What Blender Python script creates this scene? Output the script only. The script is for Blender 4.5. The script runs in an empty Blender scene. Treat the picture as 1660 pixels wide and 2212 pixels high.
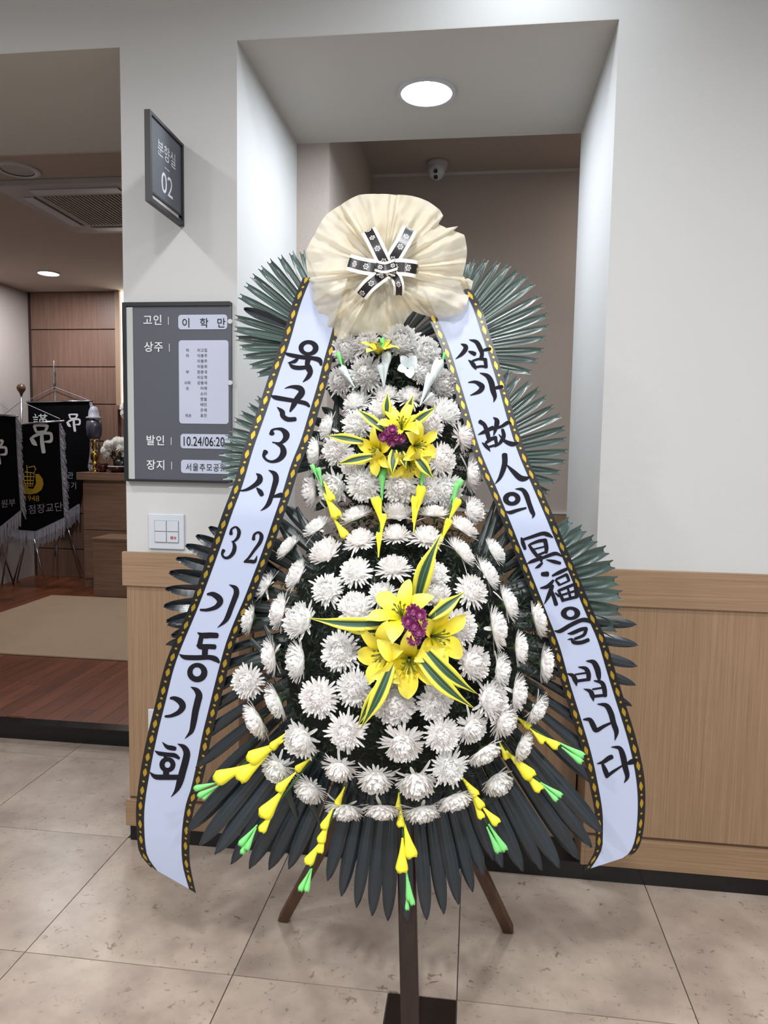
import bpy, bmesh, math, random
from mathutils import Vector, Matrix, noise

random.seed(7)
SC = bpy.context.scene
COL = SC.collection
PI = math.pi

# ------------------------------------------------------------------ camera
F_PX = 1555.0
CAM_P = Vector((0.0, -2.3507, 1.4131))
PITCH, ROLL, YAW = -0.0867, 0.0164, 0.125
_fw = Vector((-math.sin(YAW) * math.cos(PITCH), math.cos(YAW) * math.cos(PITCH), math.sin(PITCH)))
_r0 = Vector((math.cos(YAW), math.sin(YAW), 0))
_u0 = _r0.cross(_fw)
_r = _r0 * math.cos(ROLL) + _u0 * math.sin(ROLL)
_u = -_r0 * math.sin(ROLL) + _u0 * math.cos(ROLL)
cam_d = bpy.data.cameras.new('camera')
cam_d.sensor_fit = 'VERTICAL'
cam_d.sensor_height = 36.0
cam_d.lens = F_PX / 2212.0 * 36.0
cam = bpy.data.objects.new('camera', cam_d)
COL.objects.link(cam)
cam.matrix_world = Matrix(((_r.x, _u.x, -_fw.x, CAM_P.x), (_r.y, _u.y, -_fw.y, CAM_P.y), (_r.z, _u.z, -_fw.z, CAM_P.z), (0, 0, 0, 1)))
cam_d.clip_start = 0.05
SC.camera = cam

# ------------------------------------------------------------------ view, world, lights
SC.view_settings.view_transform = 'Standard'
SC.view_settings.look = 'None'
SC.view_settings.gamma = 1.0
SC.view_settings.use_curve_mapping = False
SC.view_settings.exposure = 0.84
w = bpy.data.worlds.new('world')
SC.world = w
w.use_nodes = True
w.node_tree.nodes['Background'].inputs[0].default_value = (0.88, 0.93, 1.0, 1)
w.node_tree.nodes['Background'].inputs[1].default_value = 0.5


def lamp(name, loc, power, size, color, spread=PI, aim=(0, 0, -1)):
    d = bpy.data.lights.new(name, 'AREA')
    d.shape = 'DISK'
    d.size = size
    d.energy = power
    d.color = color
    d.spread = spread
    o = bpy.data.objects.new(name, d)
    COL.objects.link(o)
    o.location = loc
    o.rotation_euler = Vector(aim).to_track_quat('-Z', 'Y').to_euler()
    return o


COOL = (0.86, 0.93, 1.0)
NEUT = (1.0, 0.965, 0.92)
# ceiling downlights of the hall (outside the frame, above and behind the viewer)
for lx, ly, lw in ((-0.15, -1.2, 11), (1.45, -1.2, 6), (-1.9, -1.2, 8), (-0.15, -2.7, 28), (1.45, -2.7, 18), (-1.9, -2.7, 22), (-0.15, -4.2, 18), (1.45, -4.2, 18), (-1.9, -4.2, 18)):
    lamp('hall_downlight_lamp', (lx, ly, 3.03), lw, 0.2, (0.97, 0.98, 1.0), 2.85)
lamp('wall_washer_lamp', (0.12, -0.3, 3.03), 2.6, 0.16, COOL)
# downlight in the soffit of the recess, and the ones of the mourning room
lamp('recess_downlight_lamp', (-0.213, 0.387, 2.700), 9.5, 0.2, (0.82, 0.90, 1.0))
lamp('room_downlight_lamp', (-3.74, 3.66, 2.885), 13, 0.16, (0.97, 0.96, 1.0))
lamp('room_downlight_lamp', (-2.2, 2.6, 2.885), 15, 0.16, (1.0, 0.95, 0.9))
lamp('passage_fill_lamp', (1.1, 1.45, 3.03), 4.5, 0.16, (1.0, 0.95, 0.9))  # unseen lamp added to brighten the space behind the recess


# ------------------------------------------------------------------ helpers
def ray(px, py):
    d = _fw + _r * ((px - 830.0) / F_PX) - _u * ((py - 1106.0) / F_PX)
    return d


def at(px, py, Y):
    d = ray(px, py)
    t = (Y - CAM_P.y) / d.y
    return CAM_P + d * t


def atz(px, py, Z):
    d = ray(px, py)
    t = (Z - CAM_P.z) / d.z
    return CAM_P + d * t


def atg(px, py, g):
    """point on the sheet y = g(x, z)"""
    p = at(px, py, -0.6)
    for _ in range(6):
        p = at(px, py, g(p.x, p.z))
    return p


def lin(c):
    return tuple(((v / 255.0) / 12.92 if v / 255.0 <= 0.04045 else ((v / 255.0 + 0.055) / 1.055) ** 2.4) for v in c) + (1.0,)


MATS = {}


def new_mat(name):
    m = bpy.data.materials.new(name)
    m.use_nodes = True
    MATS[name] = m
    nt = m.node_tree
    return m, nt, nt.nodes['Principled BSDF']


def mat(name, rgb, rough=0.6, metal=0.0, spec=0.5, bump=0.0, bscale=60.0, var=0.0, vscale=6.0, emit=0.0, coat=0.0, k=0.74):
    m, nt, b = new_mat(name)
    c = lin(rgb)
    if not emit:
        c = tuple(v * k for v in c[:3]) + (1,)
    b.inputs['Base Color'].default_value = c
    b.inputs['Roughness'].default_value = rough
    b.inputs['Metallic'].default_value = metal
    b.inputs['Specular IOR Level'].default_value = spec
    b.inputs['Coat Weight'].default_value = coat
    if emit:
        b.inputs['Emission Color'].default_value = c
        b.inputs['Emission Strength'].default_value = emit
    if bump or var:
        tc = nt.nodes.new('ShaderNodeTexCoord')
        if bump:
            n = nt.nodes.new('ShaderNodeTexNoise')
            n.inputs['Scale'].default_value = bscale
            n.inputs['Detail'].default_value = 4
            nt.links.new(tc.outputs['Object'], n.inputs['Vector'])
            bp = nt.nodes.new('ShaderNodeBump')
            bp.inputs['Strength'].default_value = bump
            bp.inputs['Distance'].default_value = 0.01
            nt.links.new(n.outputs['Fac'], bp.inputs['Height'])
            nt.links.new(bp.outputs['Normal'], b.inputs['Normal'])
        if var:
            n2 = nt.nodes.new('ShaderNodeTexNoise')
            n2.inputs['Scale'].default_value = vscale
            n2.inputs['Detail'].default_value = 5
            nt.links.new(tc.outputs['Object'], n2.inputs['Vector'])
            mx = nt.nodes.new('ShaderNodeMix')
            mx.data_type = 'RGBA'
            mx.inputs['A'].default_value = tuple(v * (1 - var) for v in c[:3]) + (1,)
            mx.inputs['B'].default_value = tuple(min(1, v * (1 + var)) for v in c[:3]) + (1,)
            nt.links.new(n2.outputs['Fac'], mx.inputs['Factor'])
            nt.links.new(mx.outputs['Result'], b.inputs['Base Color'])
    return m


def wood(name, dark, light, scale, rough=0.45, rnd=0.0):
    """grain stretched along the axis whose scale is small"""
    m, nt, b = new_mat(name)
    tc = nt.nodes.new('ShaderNodeTexCoord')
    mp = nt.nodes.new('ShaderNodeMapping')
    mp.inputs['Scale'].default_value = scale
    nt.links.new(tc.outputs['Object'], mp.inputs['Vector'])
    n = nt.nodes.new('ShaderNodeTexNoise')
    n.inputs['Scale'].default_value = 1.0
    n.inputs['Detail'].default_value = 7
    n.inputs['Roughness'].default_value = 0.65
    nt.links.new(mp.outputs['Vector'], n.inputs['Vector'])
    cr = nt.nodes.new('ShaderNodeValToRGB')
    cr.color_ramp.elements[0].position = 0.3
    cr.color_ramp.elements[0].color = tuple(v * 0.72 for v in lin(dark)[:3]) + (1,)
    cr.color_ramp.elements[1].position = 0.68
    cr.color_ramp.elements[1].color = tuple(v * 0.72 for v in lin(light)[:3]) + (1,)
    nt.links.new(n.outputs['Fac'], cr.inputs['Fac'])
    out = cr.outputs['Color']
    if rnd:
        oi = nt.nodes.new('ShaderNodeObjectInfo')
        hs = nt.nodes.new('ShaderNodeHueSaturation')
        mr = nt.nodes.new('ShaderNodeMapRange')
        mr.inputs['To Min'].default_value = 1 - rnd
        mr.inputs['To Max'].default_value = 1 + rnd
        nt.links.new(oi.outputs['Random'], mr.inputs['Value'])
        nt.links.new(mr.outputs['Result'], hs.inputs['Value'])
        nt.links.new(out, hs.inputs['Color'])
        out = hs.outputs['Color']
    nt.links.new(out, b.inputs['Base Color'])
    b.inputs['Roughness'].default_value = rough
    bp = nt.nodes.new('ShaderNodeBump')
    bp.inputs['Strength'].default_value = 0.08
    bp.inputs['Distance'].default_value = 0.005
    nt.links.new(n.outputs['Fac'], bp.inputs['Height'])
    nt.links.new(bp.outputs['Normal'], b.inputs['Normal'])
    return m


class MB:
    def __init__(self):
        self.v, self.f, self.uv = [], [], {}

    def add(self, verts, faces, uvs=None):
        o = len(self.v)
        self.v += [tuple(p) for p in verts]
        self.f += [tuple(i + o for i in f) for f in faces]
        if uvs:
            for i, t in enumerate(uvs):
                self.uv[o + i] = t
        return self

    def box(self, x0, x1, y0, y1, z0, z1):
        v = [(x, y, z) for x in (x0, x1) for y in (y0, y1) for z in (z0, z1)]
        return self.add(v, [(0, 1, 3, 2), (4, 6, 7, 5), (0, 4, 5, 1), (2, 3, 7, 6), (0, 2, 6, 4), (1, 5, 7, 3)])

    def tube(self, pts, r, n=8, r2=None, caps=True):
        pts = [Vector(p) for p in pts]
        rings = []
        up = Vector((0.3, 0.1, 1)).normalized()
        for i, p in enumerate(pts):
            d = (pts[min(i + 1, len(pts) - 1)] - pts[max(i - 1, 0)]).normalized()
            a = d.cross(up)
            if a.length < 1e-3:
                a = d.cross(Vector((1, 0, 0)))
            a.normalize()
            b = a.cross(d).normalized()
            rr = r if r2 is None else r + (r2 - r) * i / max(1, len(pts) - 1)
            rings.append([p + (a * math.cos(2 * PI * k / n) + b * math.sin(2 * PI * k / n)) * rr for k in range(n)])
        v = [q for ring in rings for q in ring]
        f = []
        for i in range(len(pts) - 1):
            for k in range(n):
                f.append((i * n + k, i * n + (k + 1) % n, (i + 1) * n + (k + 1) % n, (i + 1) * n + k))
        if caps:
            f.append(tuple(range(n))[::-1])
            f.append(tuple((len(pts) - 1) * n + k for k in range(n)))
        return self.add(v, f)

    def lathe(self, prof, n=20, c=(0, 0, 0), axis=None):
        """prof = [(radius, height)] turned about +Z (or axis) at c"""
        q = Vector((0, 0, 1)).rotation_difference(Vector(axis)) if axis is not None else None
        v, f = [], []
        for r, h in prof:
            for k in range(n):
                p = Vector((r * math.cos(2 * PI * k / n), r * math.sin(2 * PI * k / n), h))
                if q:
                    p = q @ p
                v.append(p + Vector(c))
        for i in range(len(prof) - 1):
            for k in range(n):
                f.append((i * n + k, i * n + (k + 1) % n, (i + 1) * n + (k + 1) % n, (i + 1) * n + k))
        return self.add(v, f)

    def grid(self, rows, uv=None):
        m = len(rows[0])
        v = [p for r in rows for p in r]
        f = [(i * m + j, i * m + j + 1, (i + 1) * m + j + 1, (i + 1) * m + j) for i in range(len(rows) - 1) for j in range(m - 1)]
        return self.add(v, f, [t for r in uv for t in r] if uv else None)

    def mesh(self, name, material, smooth=False):
        me = bpy.data.meshes.new(name)
        me.from_pydata(self.v, [], self.f)
        if self.uv:
            l = me.uv_layers.new(name='UVMap')
            for lp in me.loops:
                l.data[lp.index].uv = self.uv.get(lp.vertex_index, (0, 0))
        if material:
            me.materials.append(material)
        if smooth:
            me.polygons.foreach_set('use_smooth', [True] * len(me.polygons))
        me.update()
        return me

    def build(self, name, material, parent=None, smooth=False, bevel=0.0):
        o = bpy.data.objects.new(name, self.mesh(name, material, smooth))
        COL.objects.link(o)
        if parent:
            o.parent = parent
            o.matrix_parent_inverse = PINV.get(parent.name, Matrix())
        if bevel:
            b = o.modifiers.new('bevel', 'BEVEL')
            b.width = bevel
            b.segments = 2
            b.limit_method = 'ANGLE'
        return o


PINV = {}


def tag(o, label=None, cat=None, group=None, kind=None):
    if label:
        o['label'] = label
    if cat:
        o['category'] = cat
    if group:
        o['group'] = group
    if kind:
        o['kind'] = kind
    return o


def thing(name, loc, label, cat, group=None):
    o = bpy.data.objects.new(name, None)
    o.empty_display_size = 0.05
    COL.objects.link(o)
    o.location = loc
    PINV[o.name] = Matrix.Translation(-Vector(loc))
    return tag(o, label, cat, group)


def inst(name, me, mw, parent=None):
    o = bpy.data.objects.new(name, me)
    COL.objects.link(o)
    if parent:
        o.parent = parent
        o.matrix_parent_inverse = PINV.get(parent.name, Matrix())
    o.matrix_basis = mw
    return o


def struct(name, mb, m, bevel=0.0):
    return tag(mb.build(name, m, bevel=bevel), kind='structure')


def text(body, size, origin, xa, ya, m, parent, name='lettering', bold=0.0, align='CENTER', depth=0.0, space=1.0, sx=1.0):
    """flat printed text as a mesh: origin = centre, xa / ya = reading and up directions"""
    cu = bpy.data.curves.new(name, 'FONT')
    cu.body = body
    cu.size = size
    cu.align_x = align
    cu.align_y = 'CENTER'
    cu.offset = bold
    cu.space_character = space
    cu.resolution_u = 3
    t = bpy.data.objects.new(name, cu)
    COL.objects.link(t)
    dg = bpy.context.evaluated_depsgraph_get()
    me = bpy.data.meshes.new_from_object(t.evaluated_get(dg))
    bpy.data.objects.remove(t)
    bpy.data.curves.remove(cu)
    xa = Vector(xa).normalized()
    ya = Vector(ya).normalized()
    za = xa.cross(ya)
    o = Vector(origin)
    M = Matrix(((xa.x * sx, ya.x, za.x, o.x), (xa.y * sx, ya.y, za.y, o.y), (xa.z * sx, ya.z, za.z, o.z), (0, 0, 0, 1)))
    me.transform(M)
    me.materials.clear()
    me.materials.append(m)
    ob = bpy.data.objects.new(name, me)
    COL.objects.link(ob)
    ob.parent = parent
    ob.matrix_parent_inverse = PINV.get(parent.name, Matrix())
    return ob


# ------------------------------------------------------------------ materials
M_wall = mat('wall_paper', (222, 222, 220), 0.75, bump=0.07, bscale=220, var=0.02, vscale=2.5)
M_soff = mat('soffit_paint', (222, 219, 212), 0.8, bump=0.05, bscale=200)
M_roomwall = mat('room_paper', (206, 196, 190), 0.8, bump=0.1, bscale=120)
M_backwall = mat('lobby_paper', (198, 184, 174), 0.85, bump=0.15, bscale=120)
M_black = mat('black_granite', (20, 20, 23), 0.18, var=0.25, vscale=90)
M_oakv = wood('oak_upright', (152, 120, 90), (178, 146, 114), (210, 210, 3.0))
M_oakh = wood('oak_level', (152, 120, 90), (180, 148, 116), (3.0, 210, 210))
M_groove = mat('groove_shade', (96, 70, 48), 0.7)
M_walnut = wood('room_panel_wood', (118, 88, 74), (146, 114, 98), (45, 45, 2.0))
M_altar = wood('altar_wood', (126, 96, 78), (156, 124, 104), (2.2, 40, 50))
M_plank = wood('plank_wood', (92, 48, 28), (140, 80, 50), (30, 2.0, 20), 0.3, rnd=0.22)
M_mat = mat('woven_mat', (176, 152, 126), 0.8, var=0.08, vscale=9, bump=0.2, bscale=60)
M_white = mat('white_plastic', (222, 226, 234), 0.4)
M_whited = mat('white_plastic_grey', (196, 190, 188), 0.5)
M_blackm = mat('black_metal', (24, 24, 27), 0.4)
M_grey = mat('sign_grey', (84, 88, 100), 0.4)
M_boardgrey = mat('board_grey', (88, 90, 100), 0.5)
M_print = mat('white_print', (235, 236, 240), 0.6)
M_ink = mat('ink_print', (28, 26, 34), 0.8, spec=0.2)
M_card = mat('paper_card', (206, 212, 232), 0.6)
M_chrome = mat('chrome', (200, 200, 205), 0.22, metal=1.0)
M_brass = mat('brass', (196, 160, 84), 0.25, metal=1.0)
M_velvet = mat('black_velvet', (10, 10, 14), 0.9, spec=0.1)
M_silver = mat('silver_thread', (168, 168, 182), 0.55)
M_goldth = mat('gold_thread', (196, 156, 40), 0.5)
M_ash = mat('pale_wood', (176, 148, 122), 0.6)
M_red = mat('dark_red_lacquer', (66, 22, 28), 0.2)
M_darkwood = wood('stained_wood', (32, 20, 16), (54, 36, 28), (30, 30, 3), 0.35)
M_legwood = wood('leg_wood', (70, 44, 28), (104, 70, 46), (30, 30, 3), 0.4)
M_lamp = mat('lamp_glow', (255, 253, 248), 0.5, emit=7.0)
M_led = mat('led_glow', (255, 246, 232), 0.5, emit=2.2)
M_grille = mat('grille_dark', (60, 54, 52), 0.6)
M_lens = mat('lens_black', (8, 8, 10), 0.15)

# stone floor tile
M_tile, nt, b = new_mat('floor_stone')
tc = nt.nodes.new('ShaderNodeTexCoord')
oi = nt.nodes.new('ShaderNodeObjectInfo')
va = nt.nodes.new('ShaderNodeVectorMath')
va.operation = 'ADD'
nt.links.new(tc.outputs['Object'], va.inputs[0])
vs = nt.nodes.new('ShaderNodeVectorMath')
vs.operation = 'SCALE'
vs.inputs[0].default_value = (9, 5, 3)
nt.links.new(oi.outputs['Random'], vs.inputs['Scale'])
nt.links.new(vs.outputs['Vector'], va.inputs[1])
n1 = nt.nodes.new('ShaderNodeTexNoise')
n1.inputs['Scale'].default_value = 5.0
n1.inputs['Detail'].default_value = 8
n1.inputs['Roughness'].default_value = 0.6
nt.links.new(va.outputs['Vector'], n1.inputs['Vector'])
cr = nt.nodes.new('ShaderNodeValToRGB')
cr.color_ramp.elements[0].position = 0.3
cr.color_ramp.elements[0].color = lin((136, 121, 110))
cr.color_ramp.elements[1].position = 0.7
cr.color_ramp.elements[1].color = lin((172, 157, 143))
nt.links.new(n1.outputs['Fac'], cr.inputs['Fac'])
n2 = nt.nodes.new('ShaderNodeTexNoise')
n2.inputs['Scale'].default_value = 34.0
n2.inputs['Detail'].default_value = 6
n2.inputs['Distortion'].default_value = 1.6
nt.links.new(va.outputs['Vector'], n2.inputs['Vector'])
cr2 = nt.nodes.new('ShaderNodeValToRGB')
cr2.color_ramp.elements[0].position = 0.28
cr2.color_ramp.elements[0].color = lin((96, 78, 68))
cr2.color_ramp.elements[1].position = 0.38
cr2.color_ramp.elements[1].color = (1, 1, 1, 1)
nt.links.new(n2.outputs['Fac'], cr2.inputs['Fac'])
mx = nt.nodes.new('ShaderNodeMix')
mx.data_type = 'RGBA'
mx.blend_type = 'MULTIPLY'
mx.inputs['Factor'].default_value = 0.6
nt.links.new(cr.outputs['Color'], mx.inputs['A'])
nt.links.new(cr2.outputs['Color'], mx.inputs['B'])
nt.links.new(mx.outputs['Result'], b.inputs['Base Color'])
b.inputs['Roughness'].default_value = 0.3
b.inputs['Specular IOR Level'].default_value = 0.4
M_grout = mat('grout', (84, 72, 64), 0.8)
M_darktile = mat('dark_marble', (34, 26, 24), 0.2, var=0.5, vscale=14)

# ------------------------------------------------------------------ the place: dimensions (metres)
XL, XR, ZT, DP = -0.7965, 0.3922, 2.7138, 0.7858     # recess opening and its depth
XP, HW, ZP = -1.194, 1.0456, 0.0586                  # pillar edge, wainscot height, plinth height
HALL_Z = 3.05

# floor of the hall with single tiles
fl = struct('floor', MB().box(-4.6, 3.4, -6.0, 2.2, -0.08, -0.004), M_grout)
X0, YT = -1.2102, -0.5953
G = 0.0016
tm = MB().box(-0.3 + G, 0.3 - G, -0.3 + G, 0.3 - G, -0.010, 0.0).mesh('tile', M_tile)
for i in range(-4, 7):
    for j in range(-5, 3):
        cx, cy = X0 + 0.6 * i + 0.3, YT + 0.6 * j + 0.3
        if i == 1 and j == -1:
            continue
        if j >= 1 and i >= 0:
            continue
        inst('tile', tm, Matrix.Translation((cx, cy, 0)), fl)
# the tile with its corner cut for a small dark square
cx0, cx1, cy1 = X0 + 0.6 + G, X0 + 1.2 - G, YT - G
cy0 = cy1 - 0.6 + 2 * G
q = 0.178
lm = MB()
lpts = [(cx0, cy0), (cx1, cy0), (cx1, cy1 - q), (cx1 - q, cy1 - q), (cx1 - q, cy1), (cx0, cy1)]
lm.add([(x, y, 0.0) for x, y in lpts] + [(x, y, -0.01) for x, y in lpts], [(0, 1, 2, 3, 4, 5)] + [(i, i + 6, (i + 1) % 6 + 6, (i + 1) % 6) for i in range(6)])
lm.build('tile', M_tile, fl)
ins = MB().box(cx1 - q + 0.003, cx1, cy1 - q + 0.003, cy1, -0.01, 0.0).build('tile', M_darktile, fl)
ins['label'] = 'small dark marble inset tile'

# front wall pieces
struct('wall_right', MB().box(XR, 3.4, 0.0, DP, 0, HALL_Z), M_wall)
struct('wall_center', MB().box(XP, XL, 0.0, DP, 0, HALL_Z), M_wall)
struct('wall_upper', MB().box(XL, XR, 0.0, DP, ZT, HALL_Z).box(-2.75, XP, 0.0, DP, ZT, HALL_Z), M_wall)
struct('wall_left', MB().box(-4.6, -2.75, 0.0, DP, 0, HALL_Z), M_wall)
# thin paint-faced soffits
struct('ceiling', MB().box(XL, XR, 0.0, DP, ZT - 0.002, ZT - 0.0002), M_soff)
struct('ceiling', MB().box(-2.75, XP, 0.0, DP, ZT - 0.002, ZT - 0.0002), M_soff)
# hall shell
struct('ceiling', MB().box(-4.6, 3.4, -6.0, 0.0, HALL_Z, HALL_Z + 0.1), mat('hall_ceiling', (225, 224, 220), 0.8))
struct('wall_side', MB().box(3.4, 3.5, -6.0, DP, 0, HALL_Z), M_wall)
struct('wall_side', MB().box(-4.7, -4.6, -6.0, 0.0, 0, HALL_Z), M_wall)


def wainscot(name, x0, x1, y, ret_l=0.0, wrap_l=0):
    """cap rail, panel and foot rail on a wall face that looks toward -y"""
    p = thing(name, ((x0 + x1) / 2, y, ZP), None, None)
    tag(p, kind='structure')
    MB().box(x0 - wrap_l, x1, y - 0.016, y + 0.0, HW - 0.118, HW).build('cap_rail', M_oakh, p, bevel=0.0015)
    MB().box(x0, x1, y - 0.006, y, 0.165, HW - 0.118).build('panel', M_oakv, p)
    MB().box(x0 - wrap_l, x1, y - 0.016, y, ZP, 0.155).build('foot_rail', M_oakh, p, bevel=0.0015)
    MB().box(x0, x1, y - 0.003, y, 0.155, 0.165).build('groove', M_groove, p)
    return p


wainscot('trim_1', XR, 3.4, 0.0, wrap_l=0.0)
wainscot('trim_2', XP, XL, 0.0, wrap_l=0.012)
# returns of the wainscot inside the recess
r3 = thing('trim_3', (XR, 0.4, ZP), None, None)
tag(r3, kind='structure')
MB().box(XR - 0.012, XR, -0.016, DP, HW - 0.118, HW).build('cap_rail', M_oakh, r3)
MB().box(XR - 0.006, XR, -0.006, DP, 0.165, HW - 0.118).build('panel', M_oakv, r3)
MB().box(XR - 0.012, XR, -0.016, DP, ZP, 0.155).build('foot_rail', M_oakh, r3)
r4 = thing('trim_4', (XL, 0.4, ZP), None, None)
tag(r4, kind='structure')
MB().box(XL, XL + 0.012, -0.016, DP, HW - 0.118, HW).build('cap_rail', M_oakh, r4)
MB().box(XL, XL + 0.006, -0.006, DP, 0.165, HW - 0.118).build('panel', M_oakv, r4)
MB().box(XL, XL + 0.012, -0.016, DP, ZP, 0.155).build('foot_rail', M_oakh, r4)
# plinth and black stone floor of the recess
pl = thing('baseboard_front', (1.0, 0, 0), None, None)
tag(pl, kind='structure')
xs = [XR, 1.005, 1.605, 2.205, 2.805, 3.4]
for a, c in zip(xs[:-1], xs[1:]):
    MB().box(a + 0.0008, c - 0.0008, -0.005, 0.0, 0, ZP).build('slab', M_black, pl)
MB().box(XP, XL, -0.005, 0.0, 0, ZP).build('slab', M_black, pl)
struct('floor', MB().box(XL, XR, -0.004, 2.05, 0, ZP), M_black)
# low panelled wall standing in the recess
lw = thing('wall_low', (-0.2, 0.2, ZP), None, None)
tag(lw, kind='structure')
for a, c in ((XL + 0.013, -0.2), (-0.197, XR - 0.013)):
    MB().box(a, c, 0.145, 0.25, ZP, 0.90).build('panel', M_oakv, lw)
# space behind the recess
struct('wall_back', MB().box(-0.9, 1.5, 2.05, 2.15, 0, 3.04), M_backwall)
struct('wall_back', MB().box(-0.9, -0.655, DP, 2.05, 0, 3.04), M_backwall)
struct('wall_back', MB().box(1.5, 1.6, DP, 2.15, 0, 3.04), M_backwall)
struct('ceiling', MB().box(-0.9, 1.6, DP, 2.15, 3.04, 3.1), M_backwall)
struct('wall_back', MB().box(-0.9, 1.6, DP - 0.03, DP, ZT, 3.1), M_backwall)
struct('trim_5', MB().box(-0.655, 1.5, 2.035, 2.05, ZP, HW), M_oakv)
struct('trim_6', MB().box(-0.655, 1.5, 2.03, 2.05, HW, HW + 0.012), M_wall)
struct('trim_7', MB().box(-0.655, 1.5, 2.04, 2.05, 3.025, 3.04), M_soff)

# ------------------------------------------------------------------ mourning room seen through the doorway
RZ, RC, RB = 0.075, 2.9, 4.42          # raised floor, ceiling, back wall
ROOM_L, ROOM_R = -4.44, -0.9
rf = struct('floor', MB().box(ROOM_L, ROOM_R, 0.80, RB, 0.0, RZ - 0.004), M_plank)
st = thing('trim_8', (-1.9, 0.76, 0), None, None)
tag(st, kind='structure')
MB().box(-2.75, XP, 0.752, 0.80, 0, RZ - 0.012).build('riser', M_black, st)
MB().box(-2.75, XP, 0.748, 0.82, RZ - 0.012, RZ + 0.002).build('nosing', M_black, st)
pw = 0.095
pm = MB().box(-pw / 2 + 0.0008, pw / 2 - 0.0008, -0.5 + 0.001, 0.5 - 0.001, -0.004, 0.0).mesh('plank', M_plank)
rr = random.Random(3)
for i in range(37):
    x = ROOM_L + pw * (i + 0.5)
    y = 0.82 - rr.random() * 0.9
    while y < RB:
        L = rr.uniform(0.8, 1.15)
        a, c = max(y, 0.82), min(y + L, RB)
        if c - a > 0.05:
            inst('plank', pm, Matrix.Translation((x, (a + c) / 2, RZ)) @ Matrix.Diagonal((1, c - a, 1, 1)), rf)
        y += L
struct('wall_left', MB().box(ROOM_L - 0.1, ROOM_L, DP, RB + 0.1, 0, RC), M_roomwall)
struct('wall_side', MB().box(ROOM_R, ROOM_R + 0.0, DP, RB, 0, RC).box(ROOM_R, ROOM_R + 0.02, DP, RB, 0, RC), M_roomwall)
struct('ceiling', MB().box(ROOM_L, ROOM_R, DP, RB + 0.1, RC, RC + 0.05), mat('room_ceiling', (206, 192, 180), 0.8))
struct('wall_back', MB().box(ROOM_L, ROOM_R, DP - 0.01, DP + 0.02, ZT, RC), M_roomwall)
wb = struct('wall_back', MB().box(ROOM_L, ROOM_R, RB, RB + 0.1, 0, RC), mat('panel_gap', (70, 48, 38), 0.7))
zs = [RC - 0.005]
for k in range(8):
    zs.append(zs[-1] - 0.363)
for za, zb in zip(zs[:-1], zs[1:]):
    MB().box(-4.40, -3.50, RB - 0.02, RB, max(zb + 0.009, RZ), za).build('panel', M_walnut, wb, bevel=0.002)
xe = at(262.0, 740, RB - 0.03).x
MB().box(-3.50, xe, RB - 0.06, RB, 1.80, RC).build('panel', M_ash, wb)
MB().box(-3.50, -2.4, RB - 0.05, RB, 0.9, 1.80).build('panel', M_walnut, wb)
struct('trim_9', MB().box(-3.50, -3.36, RB - 0.09, RB - 0.05, 1.76, 1.80).box(-3.50, -3.47, RB - 0.09, RB - 0.05, 1.3, 1.76), M_walnut)
led = MB().box(xe, xe + 0.09, RB - 0.03, RB - 0.002, 1.80, RC - 0.01).build('led_light_strip', M_led)
tag(led, 'bright vertical light strip beside the wooden panel wall of the room', 'light strip')

# woven mat
mm = MB().box(-3.68, -1.9, 1.79, 3.50, RZ + 0.001, RZ + 0.011).build('floor_mat', M_mat, bevel=0.003)
tag(mm, 'beige woven mat lying on the red-brown plank floor', 'mat')

# altar
al = thing('altar_cabinet', (-2.8, 4.1, RZ), 'long wooden altar cabinet with thick top against the panel wall', 'altar')
MB().box(-3.68, -2.0, 3.93, 4.36, 1.085, 1.155).build('top', M_altar, al, bevel=0.003)
MB().box(-3.63, -2.0, 3.97, 4.36, 0.14, 1.085).build('body', M_altar, al)
for za, zb in ((0.62, 1.06), (0.16, 0.61)):
    MB().box(-3.63, -2.0, 3.955, 3.972, za, zb).build('front_panel', M_altar, al, bevel=0.002)
MB().box(-3.63, -2.0, 3.96, 4.36, RZ, 0.14).build('plinth', M_altar, al)
bx = thing('wooden_box', (-3.05, 3.75, RZ), 'low plain wooden box table standing in front of the altar', 'box table')
MB().box(-3.33, -2.5, 3.58, 3.90, RZ, 0.575).build('body', M_altar, bx, bevel=0.002)
MB().box(-3.34, -2.49, 3.57, 3.905, 0.575, 0.595).build('top', M_altar, bx, bevel=0.002)

# things on the altar
AT = 1.155
cs = thing('candle_lamp', (-3.62, 4.08, AT), 'brass candle stand with white glass shade at the altar corner', 'candle stand')
p0 = at(205, 1018, 4.08)
cx = p0.x
cs.location = (cx, 4.08, AT)
PINV[cs.name] = Matrix.Translation((-cx, -4.08, -AT))
MB().lathe([(0.0, 0), (0.045, 0), (0.045, 0.012), (0.02, 0.03), (0.014, 0.06), (0.05, 0.075), (0.05, 0.085), (0.02, 0.1), (0.035, 0.12), (0.04, 0.16), (0.03, 0.19), (0.015, 0.2), (0.028, 0.23), (0.018, 0.27), (0.045, 0.30), (0.0, 0.31)], 16, (cx, 4.08, AT)).build('stand', M_brass, cs, smooth=True)
MB().lathe([(0.0, 0.31), (0.05, 0.315), (0.068, 0.35), (0.072, 0.42), (0.066, 0.48), (0.0, 0.50)], 16, (cx, 4.08, AT)).build('lamp_body', mat('lamp_dark', (70, 72, 88), 0.3), cs, smooth=True)
MB().lathe([(0.0, 0.50), (0.07, 0.50), (0.072, 0.515), (0.05, 0.525), (0.046, 0.57), (0.03, 0.61), (0.0, 0.62)], 16, (cx, 4.08, AT)).build('shade', M_silver, cs, smooth=True)
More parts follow.
